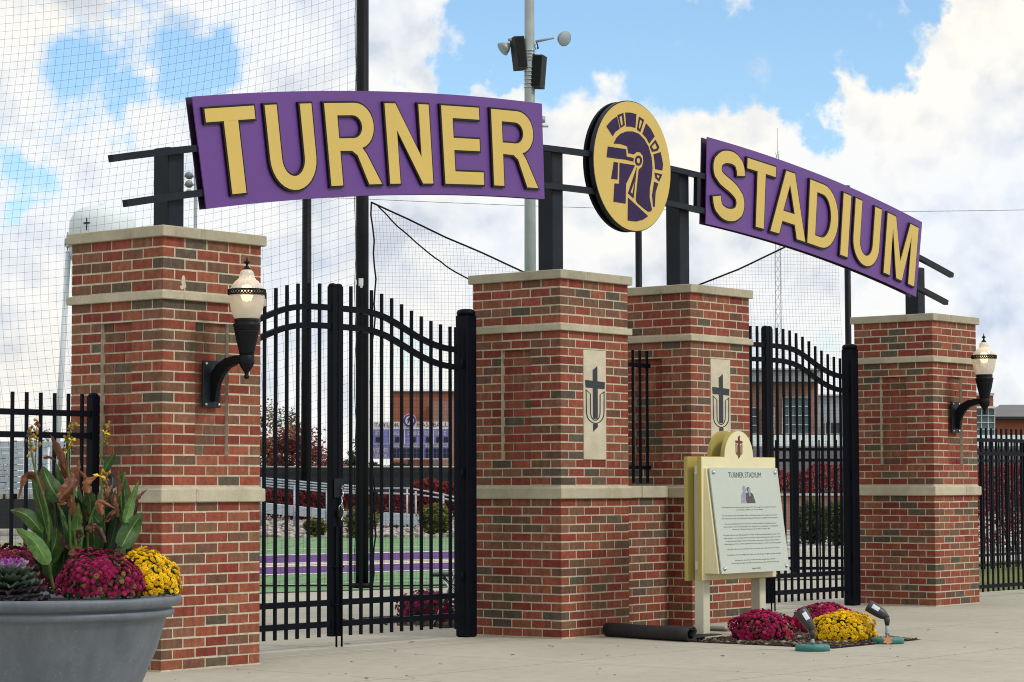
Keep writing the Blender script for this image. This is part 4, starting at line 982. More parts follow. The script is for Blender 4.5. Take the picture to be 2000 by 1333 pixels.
leaf(B, [(520, 750), (500, 640), (470, 570)], 70, BR, 25, -.09); leaf(B, [(480, 900), (450, 780), (440, 640)], 130, GD, 26, .14); leaf(B, [(530, 560), (550, 430), (560, 340)], 40, BR, 27, .0); leaf(B, [(400, 660), (440, 662), (480, 655)], 28, BL, 28, -.1)
stem(B, [(520, 1290), (500, 980), (490, 760), (520, 600), (480, 430), (490, 150)], 24, GL, -.06); buds(B, [(462, 300), (480, 210), (500, 110), (520, 110)], 5, -.06); buds(B, [(500, 300), (480, 220), (470, 190)], 6, -.04); bloom(B, 505, 215, 38, 3, -.08); bloom(B, 470, 300, 24, 6, -.06)
Cc = canna(640, 'canna at the planter centre with a yellow flower and folded brown leaf')
leaf(Cc, [(625, 740), (640, 650), (600, 560)], 75, GR, 32, -.04); leaf(Cc, [(630, 590), (610, 520), (690, 468)], 75, BL, 33, -.06); leaf(Cc, [(800, 880), (790, 720), (770, 555)], 125, GD, 34, .08)
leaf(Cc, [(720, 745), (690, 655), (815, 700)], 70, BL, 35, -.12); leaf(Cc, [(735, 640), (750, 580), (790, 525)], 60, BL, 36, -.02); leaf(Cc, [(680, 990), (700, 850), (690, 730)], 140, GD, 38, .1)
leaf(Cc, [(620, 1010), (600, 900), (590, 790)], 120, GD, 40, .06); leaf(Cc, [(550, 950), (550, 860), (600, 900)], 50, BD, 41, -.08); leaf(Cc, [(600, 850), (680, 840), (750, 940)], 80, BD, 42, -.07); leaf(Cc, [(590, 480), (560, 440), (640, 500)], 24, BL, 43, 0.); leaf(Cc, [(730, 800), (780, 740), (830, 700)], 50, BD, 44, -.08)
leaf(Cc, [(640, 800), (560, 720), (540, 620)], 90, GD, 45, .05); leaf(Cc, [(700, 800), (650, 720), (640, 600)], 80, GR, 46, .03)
stem(Cc, [(680, 1290), (620, 960), (640, 760), (710, 600), (710, 500)], 22, GL, -.04); stem(Cc, [(730, 880), (735, 430), (712, 320), (760, 110)], 14, GL, .02); buds(Cc, [(750, 250), (765, 170), (765, 95)], 7, .02); bloom(Cc, 738, 165, 45, 9, .0); bloom(Cc, 705, 470, 55, 10, -.08); buds(Cc, [(740, 560), (755, 500), (745, 440)], 8, .0)
Dd = canna(830, 'rightmost canna in the planter, long upright green leaves')
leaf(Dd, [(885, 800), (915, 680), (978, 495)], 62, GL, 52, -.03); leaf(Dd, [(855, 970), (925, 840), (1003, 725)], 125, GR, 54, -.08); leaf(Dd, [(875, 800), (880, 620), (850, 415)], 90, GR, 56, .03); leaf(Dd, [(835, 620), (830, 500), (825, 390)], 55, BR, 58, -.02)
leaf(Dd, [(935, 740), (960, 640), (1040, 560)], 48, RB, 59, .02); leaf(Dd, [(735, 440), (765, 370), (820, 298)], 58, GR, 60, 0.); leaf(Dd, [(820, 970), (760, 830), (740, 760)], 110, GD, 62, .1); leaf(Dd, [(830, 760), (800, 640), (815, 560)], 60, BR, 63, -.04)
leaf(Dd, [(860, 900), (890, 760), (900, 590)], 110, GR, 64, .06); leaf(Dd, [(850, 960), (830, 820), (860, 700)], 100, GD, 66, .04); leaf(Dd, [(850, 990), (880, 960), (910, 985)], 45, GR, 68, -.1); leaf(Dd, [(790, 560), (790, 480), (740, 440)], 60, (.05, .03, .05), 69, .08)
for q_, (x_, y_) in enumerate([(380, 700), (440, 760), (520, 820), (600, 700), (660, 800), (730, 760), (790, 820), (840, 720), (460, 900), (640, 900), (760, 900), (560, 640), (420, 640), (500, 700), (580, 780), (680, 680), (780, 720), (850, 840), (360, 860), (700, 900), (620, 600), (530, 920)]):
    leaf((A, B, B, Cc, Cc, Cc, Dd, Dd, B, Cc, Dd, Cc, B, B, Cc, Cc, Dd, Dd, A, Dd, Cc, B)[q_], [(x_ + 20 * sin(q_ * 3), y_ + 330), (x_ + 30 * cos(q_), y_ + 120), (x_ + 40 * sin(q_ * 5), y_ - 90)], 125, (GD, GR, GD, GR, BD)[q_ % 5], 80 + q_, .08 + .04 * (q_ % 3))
for q_ in range(20):
    x_ = 300 + q_ * 30; pl_ = A if x_ < 400 else B if x_ < 560 else Cc if x_ < 740 else Dd; ln = 60 * sin(q_ * 2.4) + (x_ - 590) * .16
    leaf(pl_, [(x_ - ln * .2, 1010), (x_ + ln * .3, 820 - 30 * cos(q_)), (x_ + ln, 590 + 75 * sin(q_ * 1.7))], 88, (GR, GD, GR, GL, GD)[q_ % 5], 120 + q_, .01 + .035 * (q_ % 4))
stem(Dd, [(820, 1290), (850, 960), (860, 780), (850, 600), (880, 440)], 20, GL, .0)

# ------------------------------------------------------------------ landscape spotlights and lids, fallen leaves
def spotlight(p, yawd, tilt, label, lab2, hgt):
    l = thing('round_valve_lid', lab2, 'lid', (p[0], p[1], .0), 'teal round lids under the spotlights')
    a = MB(); a.lathe([(.128, 0), (.130, .036), (.124, .044), (.06, .047), (0, .048)], n=36); a.build('lid', ['teal'], l)
    t = thing('spotlight', label, 'spotlight', (p[0] + .0, p[1], .045), 'bronze ground spotlights')
    a = MB(); a.tube([(0, 0, 0), (0, 0, hgt)], .014, 10); a.tube([(0, 0, hgt * .25), (0, 0, hgt * .45)], .019, 8); a.build('riser', ['galv'], t)
    d = Vector((cos(yawd) * cos(tilt), sin(yawd) * cos(tilt), sin(tilt))); j = Vector((0, 0, hgt))
    a = MB(); a.tube([j - Vector((0, 0, .01)), j + Vector((0, 0, .03)), j + Vector((0, 0, .06)) + d * .01], [.016, .024, .02], 10); a.build('knuckle', ['spot'], t)
    c = j + Vector((0, 0, .055)); a = MB()
    a.tube([c - d * .016, c + d * .008, c + d * .04, c + d * .08, c + d * .16, c + d * .172], [.013, .026, .040, .045, .048, .046], 20); h = a.build('lamp_head', ['spot'], t)
    a = MB(); a.tube([c + d * .1725, c + d * .175], [.042, .040], 20); a.build('lens', ['glassdark'], h)
    up = (Vector((0, 0, 1)) - d * d.z).normalized(); sd = d.cross(up); cv = (CAM - Vector(t.location)).normalized(); nn = (cv - d * cv.dot(d)).normalized() * .9 + up * .35; nn = (nn - d * nn.dot(d)).normalized(); s2 = d.cross(nn)
    a = MB(); vs = [c + d * e + nn * (.0485) + s2 * f - nn * (f * f * 9) for e in (.08, .14) for f in (-.018, 0, .018)]
    a.add(vs, [(0, 1, 4, 3), (1, 2, 5, 4)]); a.build('label_sticker', ['label'], h)
RTY = math.atan2(RT.y, RT.x)
l1 = gz(1587, 1261, .04); l2 = gz(1733, 1247, .04)
spotlight((l1.x, l1.y), RTY + PI - .35, 1.0, 'bronze spotlight tilted steeply in front of the yellow mum', 'teal round lid at the front corner of the flower bed', .055)
spotlight((l2.x, l2.y), RTY + PI - .2, .55, 'bronze spotlight standing clear at the right end of the flower bed', 'teal round lid at the right end of the flower bed', .105)
def maple(x, y, z, s, rz, col, label, tilt=0., group=None):
    o = []
    for k in range(5):
        an = math.radians(-20 + k * 55); o.append((cos(an) * s * (1. if k % 4 else .7), sin(an) * s * (1. if k % 4 else .7)))
        an2 = an + math.radians(27); o.append((cos(an2) * s * .42, sin(an2) * s * .42))
    o.append((0, -s * .5))
    a = MB(); a.shape([o], lambda p, q, d: (p, q * cos(tilt), q * sin(tilt) + d + .03 * s * sin(p * 60)), .002, 0, 0, col)
    ob = a.build('fallen_leaf', ['plainattr'], None); ob.location = (x, y, z); ob.rotation_euler = (0, 0, rz); tag(ob, label, 'leaf', group); return ob
lf = gz(1734, 1252, .045); maple(lf.x, lf.y - .0, .045, .055, YAW, (.52, .20, .10), 'orange maple leaf leaning on the right teal lid', 1.2)
for i, (x, y, c, lb) in enumerate([(1078, 1264, (.20, .02, .015), 'small dark red leaf alone on the paving before the emblem pillar'), (1187, 1282, (.05, .04, .03), 'tiny brown leaf on the paving right of the emblem pillar'), (680, 1259, (.28, .17, .09), 'curled tan leaf beside the gate drop rods'), (803, 1256, (.18, .03, .02), 'small red leaf on the paving before the right gate leaf'),
                                   (716, 1327, (.03, .025, .02), 'dark leaf scrap on the paving near the bottom edge'), (1000, 1281, (.09, .05, .03), 'small brown leaf scrap on the paving below the middle'), (1812, 1172 + 60, (.10, .06, .03), 'brown leaf scrap on the paving left of the right edge'), (862, 1299, (.05, .035, .03), 'dark leaf scrap on the paving below the gate'), (1412, 1283, (.09, .07, .05), 'thin tan leaf scrap on the paving under the memorial sign'),
                                   (1945, 1238, (.06, .045, .03), 'dark leaf scrap on the paving near the right edge'), (1775, 1302, (.12, .09, .06), 'tan leaf scrap on the paving at lower right')]):
    p = gz(x, y, .0); maple(p.x, p.y, .006, .020 if i not in (0, 2, 3) else .032, R.uniform(0, 6), c, lb, .15, 'fallen leaves on the paving')

rr = random.Random(77)
for k in range(34):
    q = gz(rr.uniform(320, 1990), rr.uniform(1262, 1330)); maple(q.x, q.y, .005, rr.uniform(.006, .013), rr.uniform(0, 6), rr.choice([(.05, .04, .03), (.08, .06, .045), (.12, .09, .06), (.04, .03, .03)]), 'tiny dark leaf crumb scattered on the open foreground paving', .1, 'leaf crumbs scattered on the paving')
# ------------------------------------------------------------------ folding chair behind the gate
cp = gz(892, 1222); t = thing('folding_chair', 'folding chair with black seat standing inside the left gate', 'chair', (cp.x, cp.y, 0), rotz=YAW - PI / 2)
for sx in (-.2, .2):
    a = MB(); a.tube([(sx, -.2, .012), (sx, -.02, .45), (sx * .95, .12, .80)], .011, 8); a.build('leg', ['chrome'], t)
    a = MB(); a.tube([(sx * .9, .2, .012), (sx * .9, -.12, .43)], .011, 8); a.build('leg', ['chrome'], t)
a = MB(); a.tube([(-.2, -.2, .012), (.2, -.2, .012)], .010, 8); a.tube([(-.19, -.13, .16), (.19, -.13, .16)], .007, 8); a.build('crossbar', ['chrome'], t)
a = MB(); a.bbox(-.21, .21, -.22, .17, .44, .465, .01); a.build('seat', ['rubber'], t)
a = MB(); a.bbox(-.19, .19, .09, .125, .60, .80, .008); a.build('backrest', ['rubber'], t)

# ------------------------------------------------------------------ poles, nets
def rpole(p, r0, r1, z1, mat_, name, label, cat='pole', z0=0., n=20, group=None):
    t = thing(name, label, cat, (p.x, p.y, 0), group)
    a = MB(); a.tube([(0, 0, z0), (0, 0, z1)], [r0, r1], n); a.build('shaft', [mat_], t)
    return t
pa = gz(707, 1147)
t = rpole(pa, .082, .078, 8.6, 'polebk', 'net_pole', 'thick black net pole rising behind the TURNER board', group='net poles')
a = MB(); a.tube([(0, 0, 0), (0, 0, .05)], .14, 16); a.build('base_flange', ['polebk'], t)
a = MB(); zc = onV(707, 552, pa.y).z; 
for (q0, q1, z0, z1) in ((-2.9, -2.45, -.03, .03), (-2.1, -1.35, -.05, .045), (-1.8, -1.5, -.13, -.05)):
    nq = 6; vv = []
    for i in range(nq + 1):
        q = YAW + 0. + q0 + (q1 - q0) * i / nq; vv += [(.0815 * cos(q), .0815 * sin(q), zc + z0 + .012 * sin(i * 2.3)), (.0815 * cos(q), .0815 * sin(q), zc + z1 + .015 * sin(i * 3.1))]
    a.add(vv, [(i * 2, i * 2 + 2, i * 2 + 3, i * 2 + 1) for i in range(nq)])
a.build('tape_wrap', ['white'], t)
a = MB()
for k in range(5):
    q = 2 * PI * k / 5; a.tube([(.10 + .03 * cos(q + j), -.12 + .02 * sin(j * 2), 1.05 + .13 * sin(q + j * 1.2)) for j in [2 * PI * i / 12 for i in range(13)]], .010, 5)
a.build('rope_coil', ['rope'], t)
p1660 = pt(1660, 942, 32.); pr = rpole(Vector((p1660.x, p1660.y, 0)), .042, .042, pt(1660, 363, 32.).z, 'polebk', 'net_pole', 'thin black net pole behind the STADIUM board', group='net poles')
p1250 = pt(1250, 942, 31.3); rpole(Vector((p1250.x, p1250.y, 0)), .043, .043, 5.0, 'polebk', 'net_pole', 'thin black net pole under the round emblem', group='net poles')
p598 = pt(598, 942, 92.); rpole(Vector((p598.x, p598.y, 0)), .21, .17, 14., 'polebk', 'light_pole', 'tall dark pole beyond the field seen through the left leaf', 'pole')

def net(name, label, P0, along, length, cell, zf0, zf1, rad, bend, er=.011):
    """P0 foot of the net, along unit vector; zf0/zf1(s): bottom and top height; bend(s, z) -> Vector offset"""
    nz = along.cross(Vector((0, 0, 1)))
    a = MB()
    n = int(length / cell)
    def P(s, z): return P0 + along * s + Vector((0, 0, z)) + bend(s, z)
    for i in range(n + 1):
        s = i * cell; z0, z1 = zf0(s), zf1(s); k = max(4, int((z1 - z0) / .22))
        a.tube([P(s, z0 + (z1 - z0) * j / k) for j in range(k + 1)], rad, 3, caps=False, smooth=False)
    zmax = max(zf1(i * cell) for i in range(n + 1)); m_ = int(zmax / cell)
    for j in range(1, m_ + 1):
        z = j * cell; run = []
        for i in range(n + 1):
            s = i * cell
            if zf0(s) <= z <= zf1(s): run.append(P(s, z))
            else:
                if len(run) > 1: a.tube(run[::2] + ([run[-1]] if len(run) % 2 == 0 else []), rad, 3, caps=False, smooth=False)
                run = []
        if len(run) > 1: a.tube(run[::2] + ([run[-1]] if len(run) % 2 == 0 else []), rad, 3, caps=False, smooth=False)
    t = thing(name, label, 'net', P0); o = a.build('mesh_cord', ['cord'], t); o.location = -P0
    b = MB(); b.tube([P(i * length / 40, zf0(i * length / 40)) for i in range(41)], .010, 5); b.build('bottom_rope', ['rope'], t).location = -P0
    b = MB(); b.tube([P(i * length / 40, zf1(i * length / 40)) for i in range(41)], .012, 5); b.build('top_rope', ['rope'], t).location = -P0
    b = MB(); b.tube([P(0, zf0(0) + (zf1(0) - zf0(0)) * j / 30) + along * .012 * sin(j * 1.9) for j in range(31)], er, 5); b.build('edge_rope', ['rope'], t).location = -P0
    return t
LF = (-RT * .985 + FW0 * .17).normalized()
def bendL(s, z):
    dz = -.26 * s + .022 * s * s
    k = max(0., min(1., s / .6))
    return Vector((0, 0, dz)) + (RT * (.16 * sin(z * .9 + .5) * min(1, s / 2)) + FW0 * (.25 * sin(s * .7) * sin(z * .4)))
net('safety_net', 'coarse black net hanging from the thick pole across the left sky', Vector((pa.x, pa.y, 0)) + LF * .09, LF, 6.0, .102, lambda s: .02 + .25 * s - .021 * s * s, lambda s: 10.2, .0015, bendL, .004)
E1 = Vector((p1660.x - pa.x, p1660.y - pa.y, 0)); LEN = E1.length; E1.normalize()
def plane_pt(x, y):
    r = ray(x, y); n_ = E1.cross(Vector((0, 0, 1))); k = (Vector((pa.x, pa.y, 0)) - CAM).dot(n_) / r.dot(n_); q = CAM + r * k; return ((q - Vector((pa.x, pa.y, 0))).dot(E1), q.z)
TP = [plane_pt(*q) for q in [(733, 396), (800, 430), (870, 465), (940, 495), (1010, 528), (1100, 566), (1200, 592), (1290, 584), (1375, 553), (1450, 525), (1530, 487), (1600, 452), (1641, 425)]]
SX, SZ = [p[0] for p in TP], [p[1] for p in TP]
SX[0] = .13
F0 = Vector((pa.x, pa.y, 0)) + E1 * .13
net('safety_net', 'fine black net with sagging top rope strung between the thick and thin poles', F0, E1, SX[-1] - .13, .0455, lambda s: .006, lambda s: interp(s + .13, SX, SZ), .0011, lambda s, z: FW0 * (.10 * sin(s * 1.3 + z * .7)) + RT * (.03 * sin(z * 2.1 + s * .4)))
# second sagging rope of the fine net
a = MB(); pts = [plane_pt(x, y) for x, y in [(737, 402), (790, 455), (850, 505), (900, 538), (945, 562), (1000, 585), (1060, 600)]]
o_ = a.tube([Vector((pa.x, pa.y, 0)) + E1 * s + Vector((0, 0, z)) - FW0 * .05 + RT * R.uniform(-.01, .01) for s, z in catmull(pts, 5)], .010, 5).build('sagging_rope', ['rope'], None); tag(o_, 'loose bunched rope sagging below the top rope of the fine net', 'rope')

# grey light pole with floodlights and loudspeakers
pg = pt(1037, 942, 55.); t = rpole(Vector((pg.x, pg.y, 0)), .155, .105, 14.5, 'greypole', 'light_pole', 'tall grey pole with floodlights and loudspeakers above the TURNER board', 'light pole')
def rel(x, y, D=55.): return pt(x, y, D) - Vector(t.location)
def orbox(mb, c, rx, ry, rz_, ax, ay, az):
    vs = [c + ax * (sx * rx) + ay * (sy * ry) + az * (sz * rz_) for sz in (-1, 1) for sx, sy in ((-1, -1), (1, -1), (1, 1), (-1, 1))]
    mb.add(vs, [(0, 3, 2, 1), (4, 5, 6, 7), (0, 1, 5, 4), (1, 2, 6, 5), (2, 3, 7, 6), (3, 0, 4, 7)])
Z = Vector((0, 0, 1))
for (x, y, lean, yw, lb) in ((1013, 105, .12, .35, 'left'), (1052, 141, -.08, -.35, 'right')):
    az = (Z + RT * (-lean if lb == 'left' else -lean)).normalized(); ax = (RT * cos(yw) + FW0 * sin(yw)); ax = (ax - az * ax.dot(az)).normalized(); ay = az.cross(ax)
    a = MB(); orbox(a, rel(x, y), .12, .16, .375, ax, ay, az); s = a.build('loudspeaker', ['screen'], t)
    a = MB(); orbox(a, rel(x, y) - ay * .163, .10, .006, .34, ax, ay, az); a.build('speaker_grille', ['polebk'], s)
for k, y in enumerate([100, 106, 112, 118, 132, 140, 148, 156, 164, 171]):
    a = MB(); zz = rel(1037, y).z; a.lathe([(.133, zz - .008), (.137, zz), (.133, zz + .008)], n=20); a.build('steel_strap', ['chrome'], t)
a = MB(); a.tube([rel(1046, 82), rel(1082, 74)], .03, 8); a.tube([rel(1029, 80), rel(992, 78)], .035, 8); a.build('lamp_arm', ['galv'], t)
def flood(x, y, d, r, lbl):
    c = rel(x, y); a = MB(); d = d.normalized()
    a.tube([c - d * .16, c - d * .12, c - d * .05, c + d * .06], [.04, .07, r * .75, r], 20); h = a.build('floodlight', ['galv'], t)
    a = MB(); a.tube([c + d * .061, c + d * .066], [r * .93, r * .90], 20); a.build('lens', ['alu'], h)
flood(1100, 75, RT * .55 - FW0 * .75 - Z * .35, .18, 'r'); flood(985, 94, -RT * .75 - Z * .62 - FW0 * .3, .17, 'l')
a = MB(); a.tube([rel(1046, 247) + RT * .0, rel(1071, 247)], .03, 6); a.build('bracket', ['galv'], t)
a = MB(); a.tube([rel(1060, 228), rel(1060, 240)], [.06, .06], 10); a.build('camera_housing', ['galv'], t)
a = MB(); a.tube([rel(1048, 84), rel(1052, 95), rel(1046, 97), rel(1044, 88), rel(1050, 86), rel(1050, 96)], .012, 5); a.build('cable_loop', ['cord'], t)

# ------------------------------------------------------------------ distant things
# water tower
WD = 350.; wc = pt(197, 942, WD); px = WD / FPX; Zw = lambda y: 1.2259 + (942 - y) * px
t = thing('water_tower', 'pale water tower with a dark cross mark, beyond the nearest pillar', 'water tower', (wc.x, wc.y, 0))
a = MB(); a.lathe([(0.5, Zw(520)), (3, Zw(514)), (4.4, Zw(498)), (4.85, Zw(475)), (4.88, Zw(440)), (4.75, Zw(420)), (4.2, Zw(403)), (3., Zw(393)), (1.4, Zw(388)), (0, Zw(387))], n=64); a.build('tank', ['tank'], t)
a = MB(); a.lathe([(.5, Zw(388)), (.5, Zw(384)), (0, Zw(383))], n=12); a.tube([(.3, 0, Zw(388)), (.3, 0, Zw(378))], .06, 5); a.build('roof_vent', ['tank'], t)
a = MB(); a.lathe([(4.88, Zw(470)), (5.3, Zw(470)), (5.3, Zw(468)), (4.88, Zw(468))], n=48); a.build('balcony', ['tank'], t)
for k in range(6):
    q = YAW + PI + 2 * PI * k / 6 + .12
    a = MB(); a.tube([(4.9 * cos(q), 4.9 * sin(q), Zw(478)), (6.6 * cos(q), 6.6 * sin(q), 0)], .42, 10); a.build('leg', ['tank'], t)
a = MB(); a.tube([(0, 0, Zw(515)), (0, 0, 0)], .8, 14); a.build('riser_pipe', ['tank'], t)
a = MB(); nd = (-FW0 - RT * .33).normalized(); sx = Z.cross(nd)
def onTank(x, y, D=.03): 
    s_ = (x) * px; q = s_ / 4.9; c_ = nd * (4.9 * cos(q)) + sx * (4.9 * sin(q)); return c_ * 1.006 + Z * Zw(y)
for pts in ([(-1.1, 418), (1.1, 418), (1.1, 443), (-1.1, 443)], [(-7, 427), (-1.1, 427), (-1.1, 430), (-7, 430)], [(1.1, 427), (7, 427), (7, 430), (1.1, 430)]):
    a.add([onTank(*p) for p in pts], [(0, 1, 2, 3)])
a.build('cross_mark', ['navy'], t)
a = MB(); a.tube([(-RT * 5.1 + Z * Zw(476)), (-RT * 5.1 + Z * Zw(440))], .1, 6); a.tube([(-RT * 5.3 + Z * Zw(468)), (-RT * 5.3 + Z * Zw(452))], .22, 6); a.build('antenna', ['galv'], t)
# far field light pole
FD = 170.; fc = pt(379, 942, FD); t = rpole(Vector((fc.x, fc.y, 0)), .14, .12, 1.226 + (942 - 318) * FD / FPX, 'greypole', 'light_pole', 'distant field light pole between nearest post and TURNER board', 'light pole')
for y in (330, 347, 365):
    zz = 1.226 + (942 - y) * FD / FPX
    a = MB(); a.tube([(-RT * .8 + Z * zz), (RT * 1.2 + Z * zz)], .05, 6); a.build('crossarm', ['greypole'], t)
    for k in (-.45, .7):
        a = MB(); c = RT * k + Z * (zz + .12); a.tube([c + FW0 * .2, c, c - FW0 * .15 - Z * .1], [.1, .24, .3], 12); a.build('floodlight', ['galv'], t)
# radio mast
RD = 560.; rc = pt(1525, 942, RD); pxr = RD / FPX; Zr = lambda y: 1.226 + (942 - y) * pxr
t = thing('radio_mast', 'thin lattice radio mast rising behind the STADIUM board', 'mast', (rc.x, rc.y, 0))
a = MB(); w0 = .75
for k in range(3):
    q = 2 * PI * k / 3; a.tube([(w0 * 1.6 * cos(q), w0 * 1.6 * sin(q), 0), (w0 * cos(q), w0 * sin(q), Zr(480)), (w0 * .45 * cos(q), w0 * .45 * sin(q), Zr(290))], .085, 4)
z = 0.; k = 0
while z < Zr(300):
    w = w0 * (1.6 - .6 * min(1, z / Zr(480))); z2 = z + 2.2
    for j in range(3):
        q0, q1 = 2 * PI * j / 3, 2 * PI * (j + 1) / 3; a.tube([(w * cos(q0), w * sin(q0), z), (w * cos(q1), w * sin(q1), z2)], .05, 3)
    z = z2
a.build('lattice', ['galv'], t)
a = MB(); a.tube([(0, 0, Zr(292)), (0, 0, Zr(238))], .06, 5); a.build('antenna', ['galv'], t)
# overhead wire
wa, wb = pt(640, 386, 140), pt(2300, 404, 140)
a = MB(); a.tube([wa.lerp(wb, i / 20) - Z * (.9 * sin(PI * i / 20) * .6) for i in range(21)], .013, 4)
tag(a.build('overhead_wire', ['cord'], None), 'thin overhead wire crossing the sky behind the boards', 'wire')

def flatbox(par, name, matn, x0, x1, y0, y1, D, depth, mb=None):
    """box facing the viewer, its front seen between pixels x0..x1, y0..y1 at distance D"""
    loc = Vector(par.location); a = MB()
    c = [pt(x, y, D) - loc for x, y in ((x0, y1), (x1, y1), (x1, y0), (x0, y0))]; b = [p + FW0 * depth for p in c]
    a.add(c + b, [(0, 1, 2, 3), (7, 6, 5, 4), (0, 4, 5, 1), (1, 5, 6, 2), (2, 6, 7, 3), (3, 7, 4, 0)]); return a.build(name, [matn], par)
def base_at(x, D): p = pt(x, 942, D); return Vector((p.x, p.y, 0))
gy = lambda D: 942 + 1.226 * FPX / D - (0)
# scoreboard
SD = 235.; t = thing('scoreboard', 'purple and white baseball scoreboard seen through the right leaf of the left gate', 'scoreboard', base_at(803, SD))
flatbox(t, 'body', 'scorep', 724, 880, 839, 897, SD, .5)
hd = flatbox(t, 'header', 'white', 728, 878, 824, 838.5, SD, .4)
L0 = Vector(t.location)
fs_ = lambda x, z, d: tuple(pt(x, z, SD - .06) - L0)
def ftext(par, s, x0, x1, yb, yt_, matn, name, D=SD - .06, L=L0):
    a = MB(); text_mb(a, s, lambda x, z, d: tuple(pt(x, yb - z, D) - L), width=x1 - x0, height=yb - yt_, cx=x0, left=True); a.build(name, [matn], par)
ftext(hd, 'TAYLOR', 731, 779, 835, 826, 'maroon', 'lettering'); ftext(hd, 'BASEBALL', 815, 875, 834, 825.5, 'maroon', 'lettering')
def fdisc(par, name, matn, cx, cy, r, D, r_in=0, th=.1):
    loc = Vector(par.location) if par.parent is None else L0
    a = MB(); lo = [[(cx + r * cos(2 * PI * k / 28), cy + r * sin(2 * PI * k / 28)) for k in range(28)]]
    a.shape(lo, lambda x, z, d: tuple(pt(x, z, d) - loc), D, D + th); return a.build(name, [matn], par, fixn=True)
e = fdisc(t, 'badge', 'white', 800, 822, 13.5, SD - .2); 
fdisc(e, 'badge_ring', 'purple', 800, 822, 12.5, SD - .28, th=.05); fdisc(e, 'badge_centre', 'tank', 800, 822, 8.5, SD - .34, th=.05)
a = MB(); s_ = 8.0 / .5
for k in ('h', 'v', 'f', 'c3', 'c5', 'c7'):
    a.shape([[(800 + x * s_, 822 - z * s_) for x, z in EMB[k][0]]], lambda x, z, d: tuple(pt(x, z, d) - L0), SD - .38, SD - .35)
a.build('badge_emblem', ['navy'], e, fixn=True)
for x0, x1, y0, y1 in ((724, 880, 867, 868.3), (726.5, 880, 896, 897.5), (760.5, 762, 839, 867), (789.5, 791, 839, 867), (846, 847.2, 839, 867)): flatbox(t, 'divider', 'white', x0, x1, y0, y1, SD - .08, .05)
for s, x0, x1 in (('AT BAT', 733, 750), ('BALL', 768, 780), ('STRIKE', 796, 820), ('OUT', 829, 840), ('H', 853, 857), ('E', 867, 871)): ftext(t, s, x0, x1, 850, 843, 'scorey', 'lettering', SD - .1)
for x in (738, 776, 808, 836, 856, 871): flatbox(t, 'display_window', 'screen', x - 4, x + 4, 854, 864, SD - .07, .05)
for x0 in (768, 788, 808, 831, 847, 866):
    for q in (0, 1):
        for r_ in (0, 1): flatbox(t, 'display_window', 'screen', x0 + q * 7, x0 + q * 7 + 5.4, 876 + r_ * 10, 884.5 + r_ * 10 - (0), SD - .07, .05)
    ftext(t, '12', x0, x0 + 11, 874.5, 870, 'scorey', 'lettering', SD - .1) if False else ftext(t, 'INN', x0, x0 + 11, 874.5, 870, 'scorey', 'lettering', SD - .1)
ftext(t, 'VISITORS', 729, 757, 884, 875, 'scorey', 'lettering', SD - .1); ftext(t, 'TAYLOR', 731, 756, 894.5, 886.5, 'scorey', 'lettering', SD - .1)
for x in (745, 800, 860): flatbox(t, 'leg', 'polebk', x - 2.5, x + 2.5, 897.5, gy(SD) , SD + .1, .3)
# brick gym behind it
BD_ = 300.; t = thing('brick_building', 'plain red brick hall rising behind the baseball scoreboard', 'building', base_at(860, BD_))
def bwall(par, name, matn, x0, x1, y0, D, dep, y1=None): return flatbox(par, name, matn, x0, x1, y0, gy(D) if y1 is None else y1, D, dep)
w = bwall(t, 'wall', 'fbrick', 768, 1010, 766, BD_, 25); flatbox(t, 'side_bay', 'fbrick2', 845, 1010, 783, gy(BD_), BD_ - 2, 1.9); flatbox(t, 'parapet', 'roof', 767, 1011, 763.5, 766.5, BD_ - .3, 26)
flatbox(w, 'stone_band', 'stonefar', 845, 1010, 779, 782.5, BD_ - 2.2, 2); flatbox(w, 'downpipe', 'stonefar', 791.5, 793, 766, 840, BD_ - .2, .15)
flatbox(t, 'door', 'roof', 846, 854, 898, 918, BD_ - 2.2, .3)
# right-hand academic building
CD = 150.; t = thing('brick_building', 'brick building with tall glazed window seen through the far gate', 'building', base_at(1540, CD))
w = bwall(t, 'wall', 'fbrick2', 1380, 1598, 745, CD, 22); flatbox(t, 'metal_fascia', 'stonefar', 1378, 1604, 722, 745.5, CD - .8, 24); flatbox(t, 'roof_edge', 'alu', 1376, 1606, 720, 723, CD - 1.2, 25)
def window(par, x0, x1, y0, y1, D, nx, ny, gl='tealglass', fr=1.1):
    g = flatbox(par, 'window', gl, x0, x1, y0, y1, D - .15, .1); loc = Vector(par.location) if par.parent is None else Vector(par.parent.location)
    for i in range(nx + 1): x = x0 + (x1 - x0) * i / nx; frm(g, x - fr / 2, x + fr / 2, y0, y1, D - .3, loc)
    for j in range(ny + 1): y = y0 + (y1 - y0) * j / ny; frm(g, x0, x1, y - fr / 2, y + fr / 2, D - .33, loc)
def frm(par, x0, x1, y0, y1, D, loc):
    a = MB(); c = [pt(x, y, D) - loc for x, y in ((x0, y1), (x1, y1), (x1, y0), (x0, y0))]; b = [p + FW0 * .12 for p in c]
    a.add(c + b, [(0, 1, 2, 3), (7, 6, 5, 4), (0, 4, 5, 1), (1, 5, 6, 2), (2, 6, 7, 3), (3, 7, 4, 0)]); a.build('mullion', ['white'], par)
window(t, 1528, 1581, 776, 848, CD, 4, 4); window(t, 1440, 1478, 797, 848, CD, 2, 3, 'glassdark'); window(t, 1490, 1512, 797, 848, CD, 1, 3, 'glassdark')
bw = thing('white_annex', 'pale annex with dark window right of the glazed brick building', 'building', base_at(1625, 165.))
